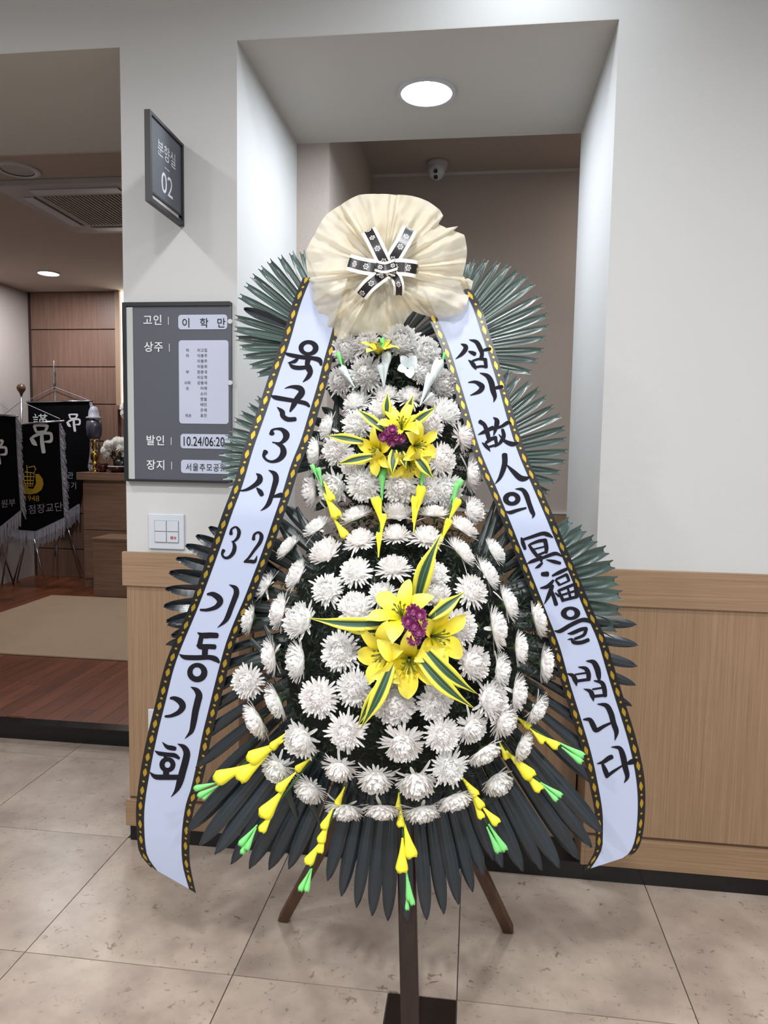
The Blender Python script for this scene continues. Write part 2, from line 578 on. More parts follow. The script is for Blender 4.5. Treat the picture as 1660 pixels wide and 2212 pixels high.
for k, (px, wd, hh) in enumerate(((222, 0.1, 0.075), (252, 0.16, 0.055))):
    c = at(px, 1010, 4.06)
    o = thing('lacquer_dish' if k else 'lacquer_bowl', (c.x, 4.06, AT), ['dark red lacquer bowl on the altar beside the candle stand', 'dark red lacquer tray below the white flowers on the altar'][k], ['bowl', 'tray'][k])
    MB().lathe([(0.0, 0), (wd * 0.3, 0), (wd * 0.32, hh * 0.25), (wd * 0.5, hh * 0.6), (wd * 0.5, hh), (0.0, hh * 0.92)], 18, (c.x, 4.06, AT)).build('body', M_red, o, smooth=True)
    MB().lathe([(wd * 0.5, hh), (wd * 0.52, hh + 0.006), (wd * 0.48, hh + 0.008)], 18, (c.x, 4.06, AT)).build('rim', M_red if not k else M_print, o, smooth=True)

# ------------------------------------------------------------------ ceiling fittings
def disc_light(name, c, r, label, glow):
    o = thing(name, c, label, 'downlight')
    MB().lathe([(r, 0.006), (r * 1.13, 0.006), (r * 1.13, -0.004), (r, -0.004)], 36, c).build('rim', M_white, o, smooth=False)
    MB().lathe([(0.0, -0.001), (r, -0.001), (r, 0.003), (0.0, 0.003)], 36, c).build('diffuser', glow, o)
    return o


disc_light('downlight', (-0.213, 0.387, ZT - 0.007), 0.093, 'bright round downlight in the recess ceiling above the wreath', M_lamp)
disc_light('downlight', (-3.74, 3.66, RC - 0.007), 0.085, 'small bright round downlight in the mourning room ceiling', M_lamp)
sp = atz(38, 365, RC)
so = thing('ceiling_speaker', (sp.x, sp.y, RC), 'unlit round white fitting in the room ceiling near the doorway', 'ceiling speaker')
MB().lathe([(0.085, 0.0), (0.115, 0.0), (0.115, -0.01), (0.1, -0.014), (0.085, -0.01)], 32, (sp.x, sp.y, RC)).build('ring', M_white, so)
MB().lathe([(0.0, -0.002), (0.085, -0.002), (0.085, -0.006), (0.0, -0.008)], 32, (sp.x, sp.y, RC)).build('grille', M_whited, so)

acx, acy, s2 = -2.32, 2.02, 0.45
ACT = RC - 0.001
ac = thing('air_conditioner', (acx, acy, RC), 'white ceiling cassette air conditioner with grey square grille', 'air conditioner')
zb = RC - 0.035
mb = MB()
k2 = 0.27
mb.box(acx - s2, acx + s2, acy - s2, acy - k2, zb, ACT).box(acx - s2, acx + s2, acy + k2, acy + s2, zb, ACT)
mb.box(acx - s2, acx - k2, acy - k2, acy + k2, zb, ACT).box(acx + k2, acx + s2, acy - k2, acy + k2, zb, ACT)
mb.build('panel', M_whited, ac, bevel=0.004)
MB().box(acx - k2, acx + k2, acy - k2, acy + k2, RC - 0.012, RC - 0.002).build('grille', M_grille, ac)
grl = COL.objects[-1]
sl = MB().box(-0.0065, 0.0065, -k2, k2, -0.012, 0.0).mesh('slat', mat('slat_grey', (196, 186, 180), 0.6))
for i in range(22):
    inst('slat', sl, Matrix.Translation((acx - k2 + 2 * k2 * (i + 0.5) / 22, acy, zb + 0.010)), grl)
for a in range(4):
    R = Matrix.Translation((acx, acy, 0)) @ Matrix.Rotation(a * PI / 2, 4, 'Z')
    lv = MB().box(-0.27, 0.27, -0.385, -0.315, zb - 0.007, zb - 0.001)
    lv.v = [tuple(R @ Vector(p)) for p in lv.v]
    lv.build('louver', M_white, ac, bevel=0.002)
    gp = MB().box(-0.28, 0.28, -0.31, -0.302, zb - 0.0012, zb - 0.0002)
    gp.v = [tuple(R @ Vector(p)) for p in gp.v]
    gp.build('slot', M_grille, ac)

# dome camera on the ceiling behind the recess
dc = atz(946, 350, 3.04)
do = thing('security_camera', (dc.x, dc.y, 3.04), 'white dome security camera on the ceiling above the gauze rosette', 'camera')
MB().lathe([(0.0, 0), (0.062, 0), (0.062, -0.012), (0.056, -0.03), (0.05, -0.045), (0.0, -0.05)], 28, (dc.x, dc.y, 3.04)).build('base', M_whited, do, smooth=True)
bc = Vector((dc.x - 0.005, dc.y - 0.012, 2.985))
dirv = Vector((-0.05, -1, -0.75)).normalized()
mb = MB()
prof = [(0.0, -0.048)] + [(0.048 * math.sin(t * PI / 12), -0.048 * math.cos(t * PI / 12)) for t in range(1, 11)] + [(0.0, 0.047)]
mb.lathe(prof, 24, bc, dirv)
mb.build('eyeball', M_white, do, smooth=True)
for s in (0.016, -0.016):
    sv = Vector((0, -0.6, 0.8))
    c = bc + dirv * 0.043 + sv * s
    MB().lathe([(0.0, 0.0), (0.0115, 0.0), (0.0115, 0.006), (0.0, 0.008)], 16, c, dirv).build('lens', M_lens, do)

# ------------------------------------------------------------------ projecting room sign on the pillar
SX = -0.986
def on_sign(px, py, X=SX):
    d = ray(px, py)
    t = (X - CAM_P.x) / d.x
    return CAM_P + d * t
sy = on_sign(318, 262).y
z0, z1 = 2.137, 2.398
sg = thing('room_sign', (SX, 0, z0), 'black framed projecting room sign with white number 02 on the pillar', 'sign')
t = 0.009
MB().box(SX - t, SX + t, sy, sy + 0.012, z0, z1).box(SX - t, SX + t, -0.012, 0.0, z0, z1).box(SX - t, SX + t, sy + 0.012, -0.012, z1 - 0.010, z1).box(SX - t, SX + t, sy + 0.012, -0.012, z0, z0 + 0.012).build('frame', M_blackm, sg)
MB().box(SX - 0.005, SX + 0.004, sy + 0.012, -0.012, z0 + 0.034, z1 - 0.010).build('face', M_grey, sg)
sface = COL.objects[-1]
MB().box(SX - 0.003, SX + 0.002, sy + 0.012, -0.03, z0 + 0.012, z0 + 0.028).build('slot_strip', M_whited, sg)
MB().box(SX - 0.006, SX + 0.006, sy + 0.012, -0.012, z0 + 0.028, z0 + 0.034).build('bar', M_blackm, sg)
ym = sy / 2
FX = SX + 0.0045
text('분향실', 0.052, (FX, ym + 0.002, 2.315), (0, 1, 0), (0, 0, 1), M_print, sface, sx=0.95)
text('02', 0.088, (FX, ym + 0.002, 2.222), (0, 1, 0), (0, 0, 1), M_print, sface, sx=1.0)
MB().box(FX - 0.0005, FX + 0.0005, ym - 0.016, ym + 0.02, 2.2725, 2.2745).build('lettering', M_print, sface)

# ------------------------------------------------------------------ notice board
nb = thing('notice_board', (-1.0, 0, 1.29), 'dark grey funeral notice board with four white name windows on the pillar', 'notice board')
BY = -0.022
bx0, bx1, bz0, bz1 = -1.186, -0.813, 1.291, 1.888
MB().box(bx0 + 0.018, bx1, BY, 0.0, bz0 + 0.004, bz1 - 0.012).build('panel', M_boardgrey, nb)
MB().box(bx0, bx0 + 0.014, BY - 0.006, 0.0, bz0, bz1).box(bx0 + 0.014, bx1, BY - 0.006, 0.0, bz1 - 0.013, bz1).box(bx0 + 0.014, bx1, BY - 0.004, 0.0, bz0, bz0 + 0.008).build('frame', M_blackm, nb)
MB().box(bx0 + 0.014, bx0 + 0.036, BY - 0.003, BY + 0.001, bz0 + 0.008, bz1 - 0.016).build('edge_strip', mat('strip_grey', (196, 200, 196), 0.4), nb)


def rounded(x0, x1, z0, z1, r, y, th):
    pts = []
    for cx, cz, a0 in ((x1 - r, z1 - r, 0), (x0 + r, z1 - r, 90), (x0 + r, z0 + r, 180), (x1 - r, z0 + r, 270)):
        for k in range(6):
            a = math.radians(a0 + 18 * k)
            pts.append((cx + r * math.cos(a), cz + r * math.sin(a)))
    n = len(pts)
    mb = MB()
    mb.add([(x, y, z) for x, z in pts] + [(x, y + th, z) for x, z in pts], [tuple(range(n))[::-1]] + [(i, (i + 1) % n, (i + 1) % n + n, i + n) for i in range(n)])
    return mb


def bp(px, py):
    return at(px, py, BY - 0.002)


CARDS = []
for (a0, b0, a1, b1) in ((385, 680, 491, 711), (386, 735, 494, 916), (390, 937, 497, 970), (391, 993, 497, 1024)):
    p, qv = bp(a0, b0), bp(a1, b1)
    CARDS.append(rounded(p.x, qv.x, qv.z, p.z, 0.010, BY - 0.0015, 0.002).build('window_card', M_card, nb))
XA, ZA = (1, 0, 0), (0, 0, 1)
for s, px, py in (('고인', 330, 693), ('상주', 332, 751), ('발인', 336, 953), ('장지', 337, 1006)):
    c = bp(px, py)
    text(s, 0.036, c, XA, ZA, M_print, nb, bold=0.0006, space=1.1)
    c2 = bp(px + 34, py)
    MB().box(c2.x - 0.001, c2.x + 0.001, BY - 0.0022, BY - 0.001, c2.z - 0.013, c2.z + 0.013).build('lettering', M_print, nb)
TY = BY - 0.0032


def bt(s, px, py, size, **k):
    c = at(px, py, TY)
    ci_ = 0 if py < 720 else (1 if py < 930 else (2 if py < 980 else 3))
    return text(s, size, c, XA, ZA, M_ink, CARDS[ci_], **k)


for s, px in (('이', 402), ('학', 441), ('만', 478)):
    bt(s, px, 699, 0.034)
bt('10.24/06:20', 393, 954, 0.044, sx=0.72, align='LEFT')
bt('서울추모공원', 401, 1010, 0.028, sx=0.86, align='LEFT', space=1.15)
rows_l = ['이고집', '이봉주', '이봉주', '이동희', '장춘국', '이도학', '강용국', '지애', '소이', '영월', '태민', '은애', '효진']
side_l = {0: '처', 1: '자', 4: '부', 6: '사위', 7: '손', 12: '외손'}
for i, s in enumerate(rows_l):
    py = 757 + i * 11.75
    bt(s, 437 + (0 if len(s) == 3 else 3), py, 0.0125, space=1.1)
    if i in side_l:
        bt(side_l[i], 405 + (2 if i == 12 else 0), py, 0.0125)
# two tab notches on the right edge
for py in (697, 828):
    c = at(500, py, 0)
    MB().lathe([(0.0, 0), (0.008, 0), (0.008, 0.002), (0.0, 0.002)], 16, (bx1, BY - 0.001, c.z), (0, -1, 0)).build('notch', M_wall, nb)

# light switch and socket on the pillar
ls = thing('light_switch', (-1.047, 0, 1.06), 'white light switch plate with four rockers above the pillar wainscot', 'light switch')
MB().box(-1.111, -0.983, -0.010, 0, 1.059, 1.181).build('plate', M_white, ls, bevel=0.003)
MB().box(-1.088, -1.001, -0.0115, -0.0095, 1.082, 1.158).build('recess', mat('switch_gap', (150, 154, 166), 0.5), ls)
for i in range(2):
    for j in range(2):
        xa = -1.087 + i * 0.0435
        za = 1.083 + j * 0.0377
        MB().box(xa + 0.001, xa + 0.0415, -0.0145, -0.011, za + 0.001, za + 0.036).build('rocker', M_white, ls, bevel=0.001)
        if i == 1 and j == 0:
            rkr = COL.objects[-1]
MB().lathe([(0.0, 0), (0.006, 0), (0.006, 0.0006), (0.0, 0.0006)], 14, (-1.024, -0.0146, 1.1), (0, -1, 0)).build('mark', mat('red_mark', (186, 110, 124), 0.6), rkr)
MB().box(-1.016, -1.009, -0.0152, -0.0146, 1.0955, 1.104).build('mark', MATS['red_mark'], rkr)
c0, c1 = at(322, 1530, -0.006), at(345, 1577, -0.006)
sk = thing('wall_socket', (c0.x, 0, c1.z), 'white socket plate on the pillar wainscot half hidden by the left ribbon', 'socket')
MB().box(c0.x, c0.x + 0.075, -0.016, -0.006, c1.z - 0.02, c0.z).build('plate', M_white, sk, bevel=0.003)
MB().lathe([(0.0, 0), (0.018, 0), (0.018, 0.003), (0.0, 0.002)], 20, (c0.x + 0.0375, -0.016, c0.z - 0.045), (0, -1, 0)).build('outlet', M_whited, sk)


# ------------------------------------------------------------------ brush strokes
def cr_pts(pts, n=6):
    if len(pts) == 2:
        return [tuple(a + (b - a) * k / n for a, b in zip(pts[0], pts[1])) for k in range(n + 1)]
    out = []
    P = [pts[0]] + list(pts) + [pts[-1]]
    for i in range(1, len(P) - 2):
        p0, p1, p2, p3 = P[i - 1], P[i], P[i + 1], P[i + 2]
        for k in range(n):
            t = k / n
            out.append(tuple(0.5 * (2 * b + (c - a) * t + (2 * a - 5 * b + 4 * c - d) * t * t + (3 * b - a - 3 * c + d) * t ** 3) for a, b, c, d in zip(p0, p1, p2, p3)))
    out.append(tuple(pts[-1]))
    return out


def stroke_poly(pts):
    """quads along a brush stroke, with a rounded cap where the stroke ends wide; returns rows of (left, right)"""
    c = cr_pts(pts)
    rows = []
    n = len(c)

    def tang(i):
        a, b = c[max(0, i - 1)], c[min(n - 1, i + 1)]
        dx, dy = b[0] - a[0], b[1] - a[1]
        L = math.hypot(dx, dy) or 1
        return dx / L, dy / L
    for end in (0, 1):
        i = 0 if end == 0 else n - 1
        tx, ty = tang(i)
        wd = c[i][2] / 2
        cap = []
        if wd > 3:
            for k in (0.95, 0.75, 0.45):
                off = wd * 0.7 * k
                hw = wd * math.sqrt(max(0, 1 - k * k))
                sgn = -1 if end == 0 else 1
                x, y = c[i][0] + sgn * tx * off, c[i][1] + sgn * ty * off
                cap.append(((x - ty * hw, y + tx * hw), (x + ty * hw, y - tx * hw)))
        if end == 0:
            start = cap
        else:
            stop = cap[::-1]
    for i in range(n):
        tx, ty = tang(i)
        hw = max(1.0, c[i][2] / 2)
        rows.append(((c[i][0] - ty * hw, c[i][1] + tx * hw), (c[i][0] + ty * hw, c[i][1] - tx * hw)))
    return start + rows + stop


def brush(mb, groups, mapper):
    k = 0
    for ox, oy, s, strokes in groups:
        for st in strokes:
            k += 1
            eps = 0.00003 * k
            if st[0] == 'ring':
                _, cx, cy, rx, ry, ix, iy, irx, iry = st
                rows = []
                for a in range(33):
                    t = 2 * PI * a / 32
                    rows.append([mapper(ox + (cx + rx * math.cos(t)) / s, oy + (cy + ry * math.sin(t)) / s, eps), mapper(ox + (ix + irx * math.cos(t)) / s, oy + (iy + iry * math.sin(t)) / s, eps)])
                mb.grid(rows)
            else:
                rows = stroke_poly(st)
                mb.grid([[mapper(ox + a[0] / s, oy + a[1] / s, eps), mapper(ox + c[0] / s, oy + c[1] / s, eps)] for a, c in rows])


LEFT_TXT = [
    (480, 600, 5.53, [
        ('ring', 1035, 838, 120, 93, 1030, 840, 56, 49),
        [(745, 893, 8), (800, 918, 42), (950, 948, 50), (1080, 960, 48), (1165, 985, 60), (1185, 1040, 30)],
        [(905, 965, 30), (865, 1000, 42), (785, 1016, 6)], [(800, 1016, 12), (845, 1062, 48), (920, 1076, 50), (1000, 1070, 46)],
        [(1030, 975, 66), (1020, 1030, 60), (1040, 1085, 78), (1055, 1130, 62), (1025, 1190, 48), (965, 1246, 6)],
        [(748, 1322, 6), (830, 1302, 34), (925, 1318, 66), (955, 1365, 76), (925, 1415, 76), (888, 1455, 64), (858, 1515, 62), (815, 1595, 22)],
        [(585, 1405, 8), (640, 1430, 52), (780, 1455, 52), (900, 1476, 48), (1000, 1500, 50), (1042, 1535, 30)],
        [(658, 1544, 6), (718, 1600, 60), (728, 1650, 58), (785, 1690, 56), (875, 1688, 50)],
        [(596, 1860, 66), (600, 1822, 30), (650, 1804, 24), (720, 1815, 48), (768, 1872, 80), (750, 1932, 58), (690, 1975, 28), (604, 1964, 14)],
        [(640, 1972, 24), (715, 2015, 56), (735, 2090, 76), (690, 2162, 58), (610, 2196, 34), (540, 2180, 28), (500, 2130, 36), (522, 2078, 62)]]),
    (400, 960, 5.53, [
        [(850, 345, 6), (890, 380, 58), (892, 430, 70), (840, 482, 54), (760, 530, 38), (690, 550, 22), (625, 545, 5)],
        [(858, 520, 16), (895, 560, 56), (920, 600, 52)],
        [(998, 305, 6), (1070, 350, 58), (1088, 420, 70), (1062, 520, 62), (1032, 620, 56), (1002, 700, 54), (960, 752, 34), (903, 792, 5)],
        [(1045, 628, 20), (1105, 612, 46), (1150, 604, 62)],
        [(550, 1068, 44), (558, 1012, 26), (610, 986, 24), (646, 1035, 44), (634, 1105, 40), (592, 1152, 26), (558, 1160, 12)],
        [(575, 1162, 22), (594, 1220, 46), (578, 1290, 48), (530, 1345, 38), (476, 1352, 30), (445, 1312, 28), (462, 1265, 44)],
        [(820, 1132, 42), (830, 1075, 28), (880, 1050, 28), (915, 1092, 48), (895, 1170, 44), (830, 1260, 34), (765, 1350, 28), (718, 1395, 24)],
        [(708, 1402, 20), (780, 1396, 42), (835, 1395, 40), (862, 1328, 6)],
        [(270, 1788, 26), (335, 1788, 58), (402, 1832, 76), (420, 1882, 72), (370, 1942, 54), (270, 1975, 38), (186, 1975, 26)],
        [(528, 1674, 6), (600, 1712, 54), (616, 1772, 66), (590, 1852, 64), (550, 1955, 62), (510, 2060, 60), (468, 2122, 42), (388, 2188, 5)]]),
    (280, 1340, 5.53, [
        [(812, 143, 6), (880, 178, 66), (970, 177, 68), (1045, 180, 66)], [(868, 165, 52), (852, 230, 58), (838, 300, 62)],
        [(806, 296, 18), (850, 314, 62), (950, 312, 60), (1020, 316, 60)], [(905, 330, 72), (900, 430, 70)],
        [(593, 400, 5), (660, 438, 54), (800, 445, 60), (950, 440, 58), (1030, 462, 64), (1070, 500, 30)],
        ('ring', 812, 622, 121, 116, 807, 614, 52, 55),
        [(492, 928, 28), (545, 932, 54), (612, 972, 76), (636, 1032, 76), (590, 1096, 58), (500, 1138, 40), (430, 1146, 28)],
        [(733, 793, 6), (800, 832, 60), (832, 892, 80), (816, 972, 82), (790, 1082, 80), (770, 1200, 74), (745, 1312, 58), (710, 1362, 34), (663, 1412, 5)],
        [(393, 1452, 6), (450, 1508, 48), (510, 1524, 58), (545, 1530, 50)],
        [(302, 1554, 5), (360, 1588, 48), (450, 1600, 48), (540, 1612, 54), (592, 1645, 34)],
        ('ring', 455, 1722, 96, 92, 456, 1722, 35, 38), [(425, 1620, 36), (440, 1650, 44)], [(440, 1795, 74), (438, 1860, 72)],
        [(248, 1815, 12), (312, 1866, 58), (430, 1872, 64), (590, 1872, 62)],
        [(578, 1474, 8), (650, 1512, 60), (686, 1582, 80), (670, 1682, 84), (640, 1792, 84), (610, 1902, 84), (580, 1992, 64), (545, 2052, 34), (498, 2108, 5)]]),
]
RIGHT_TXT = [
    (920, 600, 5.028, [
        [(382, 718, 6), (430, 742, 48), (432, 778, 50), (390, 832, 38), (325, 882, 5)], [(468, 800, 16), (505, 814, 40), (535, 828, 44)],
        [(472, 673, 6), (550, 697, 44), (590, 762, 50), (612, 822, 44), (602, 880, 44)], [(618, 792, 20), (660, 780, 36), (700, 773, 40)],
        [(463, 893, 5), (500, 922, 40), (530, 962, 44), (547, 998, 8)], [(512, 902, 22), (580, 882, 26), (650, 888, 36)],
        [(648, 886, 42), (656, 970, 40)], [(545, 972, 26), (600, 962, 26), (652, 966, 28)],
        [(466, 1136, 12), (540, 1132, 34), (600, 1166, 56), (614, 1194, 56), (578, 1238, 44), (486, 1277, 8)],
        [(586, 1033, 6), (670, 1066, 48), (712, 1132, 62), (732, 1222, 60), (752, 1292, 44), (738, 1352, 5)],
        [(740, 1202, 26), (790, 1190, 40), (832, 1184, 40)],
        [(590, 1562, 46), (640, 1600, 44), (668, 1680, 50), (690, 1760, 44)], [(570, 1704, 8), (640, 1672, 42), (730, 1626, 40)],
        [(612, 1790, 8), (660, 1830, 42), (702, 1884, 8)], [(655, 1792, 30), (715, 1750, 40), (765, 1736, 40)], [(758, 1740, 40), (772, 1812, 34)],
        [(690, 1836, 24), (778, 1812, 28)],
        [(735, 1516, 8), (775, 1556, 54), (760, 1640, 42), (738, 1712, 10)], [(720, 1648, 18), (820, 1616, 32), (895, 1572, 40), (935, 1590, 6)],
        [(835, 1650, 34), (848, 1720, 46), (810, 1790, 36), (752, 1838, 8)], [(795, 1700, 8), (860, 1772, 36), (945, 1806, 52), (1014, 1788, 8)]]),
    (1020, 980, 4.882, [
        [(345, 12, 60), (346, 100, 58), (322, 190, 50), (290, 262, 34), (242, 320, 5)], [(368, 118, 12), (430, 182, 44), (505, 252, 62), (560, 262, 50), (622, 240, 5)],
        ('ring', 420, 475, 93, 73, 422, 475, 36, 31), [(358, 605, 6), (402, 620, 38), (480, 596, 34), (570, 572, 20)],
        [(456, 372, 6), (530, 378, 40), (572, 432, 54), (600, 512, 50), (632, 602, 50), (650, 642, 36), (636, 682, 5)],
        [(522, 888, 20), (538, 940, 42), (560, 1002, 34)], [(528, 908, 24), (620, 880, 34), (740, 842, 40), (800, 852, 46), (852, 882, 14)],
        [(600, 962, 22), (645, 1022, 40), (690, 1082, 34)], [(612, 956, 24), (700, 922, 34), (775, 912, 40)], [(772, 912, 44), (786, 990, 44), (782, 1042, 34)],
        [(650, 1008, 18), (760, 980, 18)], [(690, 1070, 24), (785, 1032, 24)],
        [(578, 1162, 6), (640, 1132, 38), (760, 1092, 34), (880, 1052, 40), (948, 1082, 14)], [(742, 1150, 22), (705, 1186, 34), (664, 1208, 5)],
        [(786, 1118, 10), (860, 1136, 38), (930, 1154, 32)], [(722, 1085, 36), (732, 1132, 28)],
        [(742, 1270, 44), (796, 1268, 56)], [(722, 1416, 14), (800, 1398, 44), (858, 1336, 26)], [(848, 1392, 40), (812, 1490, 44), (762, 1588, 5)],
        [(828, 1430, 38), (860, 1502, 40), (888, 1588, 44)], [(880, 1468, 16), (918, 1502, 26)],
        [(850, 1286, 22), (920, 1252, 40), (998, 1216, 34)], [(880, 1330, 18), (922, 1380, 34)], [(892, 1322, 24), (1000, 1272, 30)],
        [(1000, 1276, 34), (1022, 1330, 30)], [(925, 1384, 20), (1030, 1336, 20)],
        [(912, 1440, 24), (962, 1548, 40)], [(922, 1440, 30), (1090, 1372, 34)], [(1090, 1376, 40), (1106, 1508, 40)], [(962, 1544, 30), (1104, 1508, 34)],
        [(942, 1492, 24), (1100, 1442, 24)], [(1010, 1412, 24), (1042, 1528, 30)],
        ('ring', 1040, 1682, 103, 71, 1040, 1682, 43, 38),
        [(866, 1866, 5), (930, 1870, 42), (1040, 1806, 44), (1150, 1756, 44), (1215, 1756, 46), (1248, 1784, 14)],
        [(1008, 1896, 8), (1060, 1890, 38), (1150, 1852, 40), (1208, 1842, 36)], [(1204, 1845, 40), (1180, 1910, 34), (1085, 1952, 28)],
        [(1008, 1960, 6), (1052, 1956, 28), (1075, 1988, 40), (1150, 1990, 42), (1228, 1962, 40)]]),
    (1160, 1380, 4.254, [
        [(272, 318, 5), (330, 336, 38), (356, 382, 44), (366, 432, 6)], [(384, 258, 10), (450, 272, 38), (476, 322, 44), (476, 374, 38)],
        [(355, 326, 16), (460, 310, 18)], [(368, 386, 28), (472, 372, 28)],
        [(455, 203, 8), (520, 212, 44), (556, 272, 54), (570, 342, 44), (574, 384, 16)],
        [(430, 458, 5), (490, 480, 38), (512, 522, 44), (522, 572, 6)], [(528, 384, 12), (598, 402, 38), (622, 462, 44), (628, 522, 38)],
        [(515, 462, 18), (612, 446, 18)], [(528, 526, 28), (628, 516, 28)],
        [(430, 740, 14), (488, 742, 40), (522, 800, 50), (548, 838, 42), (620, 800, 30), (696, 764, 18)],
        [(558, 598, 8), (640, 612, 44), (682, 682, 52), (706, 772, 50), (732, 852, 44), (718, 932, 5)],
        [(553, 1146, 6), (610, 1130, 34), (660, 1096, 44), (690, 1082, 42)], [(602, 1142, 22), (626, 1200, 44), (650, 1258, 44)],
        [(640, 1264, 34), (700, 1220, 28), (785, 1164, 16)],
        [(686, 993, 8), (760, 1002, 38), (792, 1072, 54), (812, 1172, 52), (832, 1262, 40), (803, 1322, 5)], [(820, 1152, 14), (868, 1130, 48), (905, 1120, 46)]]),
]

# ------------------------------------------------------------------ mourning banners on chrome stands
DIAO = [[(690, 742, 38), (722, 830, 40), (745, 868, 34)], [(692, 738, 38), (800, 728, 38), (945, 732, 46)], [(955, 738, 46), (935, 800, 44), (905, 850, 36)],
        [(745, 862, 28), (905, 848, 32)], [(612, 1000, 22), (700, 940, 46), (850, 890, 44), (1000, 888, 46), (1038, 915, 40)],
        [(640, 1000, 56), (690, 1080, 70), (748, 1128, 16)], [(1030, 912, 46), (1040, 980, 44), (1015, 1045, 50), (905, 1056, 24)],
        [(842, 880, 46), (850, 1060, 62), (880, 1262, 62)]]
DIAO = [[(x, y, w_ * 1.3) for x, y, w_ in st_] for st_ in DIAO]


def strands(mb, pts, length, droop, Y, rnd, step=2.6, wpx=1.5):
    """loose threads hanging from a polyline given in picture points, at depth Y"""
    for (ax, ay), (bx_, by_) in zip(pts[:-1], pts[1:]):
        n = max(2, int(math.hypot(bx_ - ax, by_ - ay) / step))
        for i in range(n):
            t = (i + rnd.random()) / n
            x, y = ax + (bx_ - ax) * t, ay + (by_ - ay) * t
            L = length * rnd.uniform(0.75, 1.1)
            dx = droop * rnd.uniform(0.6, 1.3)
            yy = Y + rnd.uniform(-0.012, 0.004)
            mb.grid([[at(x - wpx, y, yy), at(x + wpx, y, yy)], [at(x + dx * 0.6 - wpx, y + L * 0.5, yy - 0.008), at(x + dx * 0.6 + wpx, y + L * 0.5, yy - 0.008)], [at(x + dx - wpx * 0.7, y + L, yy - 0.004), at(x + dx + wpx * 0.7, y + L, yy - 0.004)]])


def banner(Y, outline, label, bar, pole, finial, rope, legs, marks, side, low, seed):
    rnd = random.Random(seed)
    base = at(pole[0], pole[1], Y)
    o = thing('mourning_banner', (base.x, Y, RZ), label, 'banner', 'black mourning banners in the side room')
    n = len(outline)
    P = [at(x, y, Y) for x, y in outline]
    Q = [p + Vector((0, 0.006, 0)) for p in P]
    MB().add(P + Q, [tuple(range(n)), tuple(range(n, 2 * n))[::-1]] + [(i, (i + 1) % n, (i + 1) % n + n, i + n) for i in range(n)]).build('cloth', M_velvet, o)
    cloth = COL.objects[-1]
    mb = MB()
    strands(mb, low, 36, 0, Y - 0.004, rnd)
    for s in side:
        strands(mb, s, 22, 9 if s[0][0] > 20 else -4, Y - 0.004, rnd, 2.2)
    fr = mb.build('fringe', M_silver, cloth)
    fr['kind'] = 'stuff'
    for seq in [low] + side:
        tb = MB()
        for (ax, ay), (bx_, by_) in zip(seq[:-1], seq[1:]):
            dx, dy = bx_ - ax, by_ - ay
            L = math.hypot(dx, dy)
            nx, ny = -dy / L * 2.6, dx / L * 2.6
            tb.grid([[at(ax - nx, ay - ny, Y - 0.007), at(ax + nx, ay + ny, Y - 0.007)], [at(bx_ - nx, by_ - ny, Y - 0.007), at(bx_ + nx, by_ + ny, Y - 0.007)]])
        tb.build('trim_band', M_silver, cloth)
    MB().tube([at(bar[0], bar[1], Y - 0.014), at(bar[2], bar[3], Y - 0.014)], 0.009).build('crossbar', M_chrome, o, smooth=True)
    tx, ty = finial[0], finial[1]
    MB().tube([at(pole[0], pole[1], Y + 0.02), at(tx, ty, Y + 0.02)], 0.010).build('pole', M_chrome, o, smooth=True)
    c = at(tx, ty, Y + 0.02)
    if finial[2] == 'ball':
        MB().lathe([(0.0, -0.02), (0.012, -0.015), (0.014, 0.0), (0.035, 0.03), (0.04, 0.055), (0.028, 0.08), (0.0, 0.09)], 14, c).build('finial', mat('finial_brown', (92, 66, 48), 0.35), o, smooth=True)
    else:
        MB().lathe([(0.0, 0.0), (0.012, 0.0), (0.02, 0.05), (0.012, 0.09), (0.018, 0.13), (0.004, 0.26), (0.0, 0.27)], 12, c).build('finial', M_chrome, o, smooth=True)
    for rp in rope:
        MB().tube([at(rp[0], rp[1], Y - 0.01), at(rp[2], rp[3], Y - 0.014)], 0.0035, 5).build('cord', M_silver, o)
    for lg in legs:
        MB().tube([at(lg[0], lg[1], Y), atz(lg[2], lg[3], RZ + 0.008) if len(lg) < 5 else at(lg[2], lg[3], Y - lg[4])], 0.0075, 7).build('leg', M_chrome, o, smooth=True)
    lt = MB()
    k = 0
    for m_ in marks:
        if m_[0] == 'diao':
            k += 1
            brush(lt, [(m_[1] - 850 * m_[3] / 9.222, m_[2] - 980 * m_[3] / 9.222, 9.222 / m_[3], DIAO)], lambda a, c_, e: at(a, c_, Y - 0.003 - e))
    if k:
        lt.build('lettering', M_print, cloth)
    for m_ in marks:
        if m_[0] == 'text':
            text(m_[1], m_[4], at(m_[2], m_[3], Y - 0.004), (1, 0, m_[6] if len(m_) > 6 else 0), (0, 0, 1), m_[5], cloth, space=1.05)
    return cloth


RZL = RZ
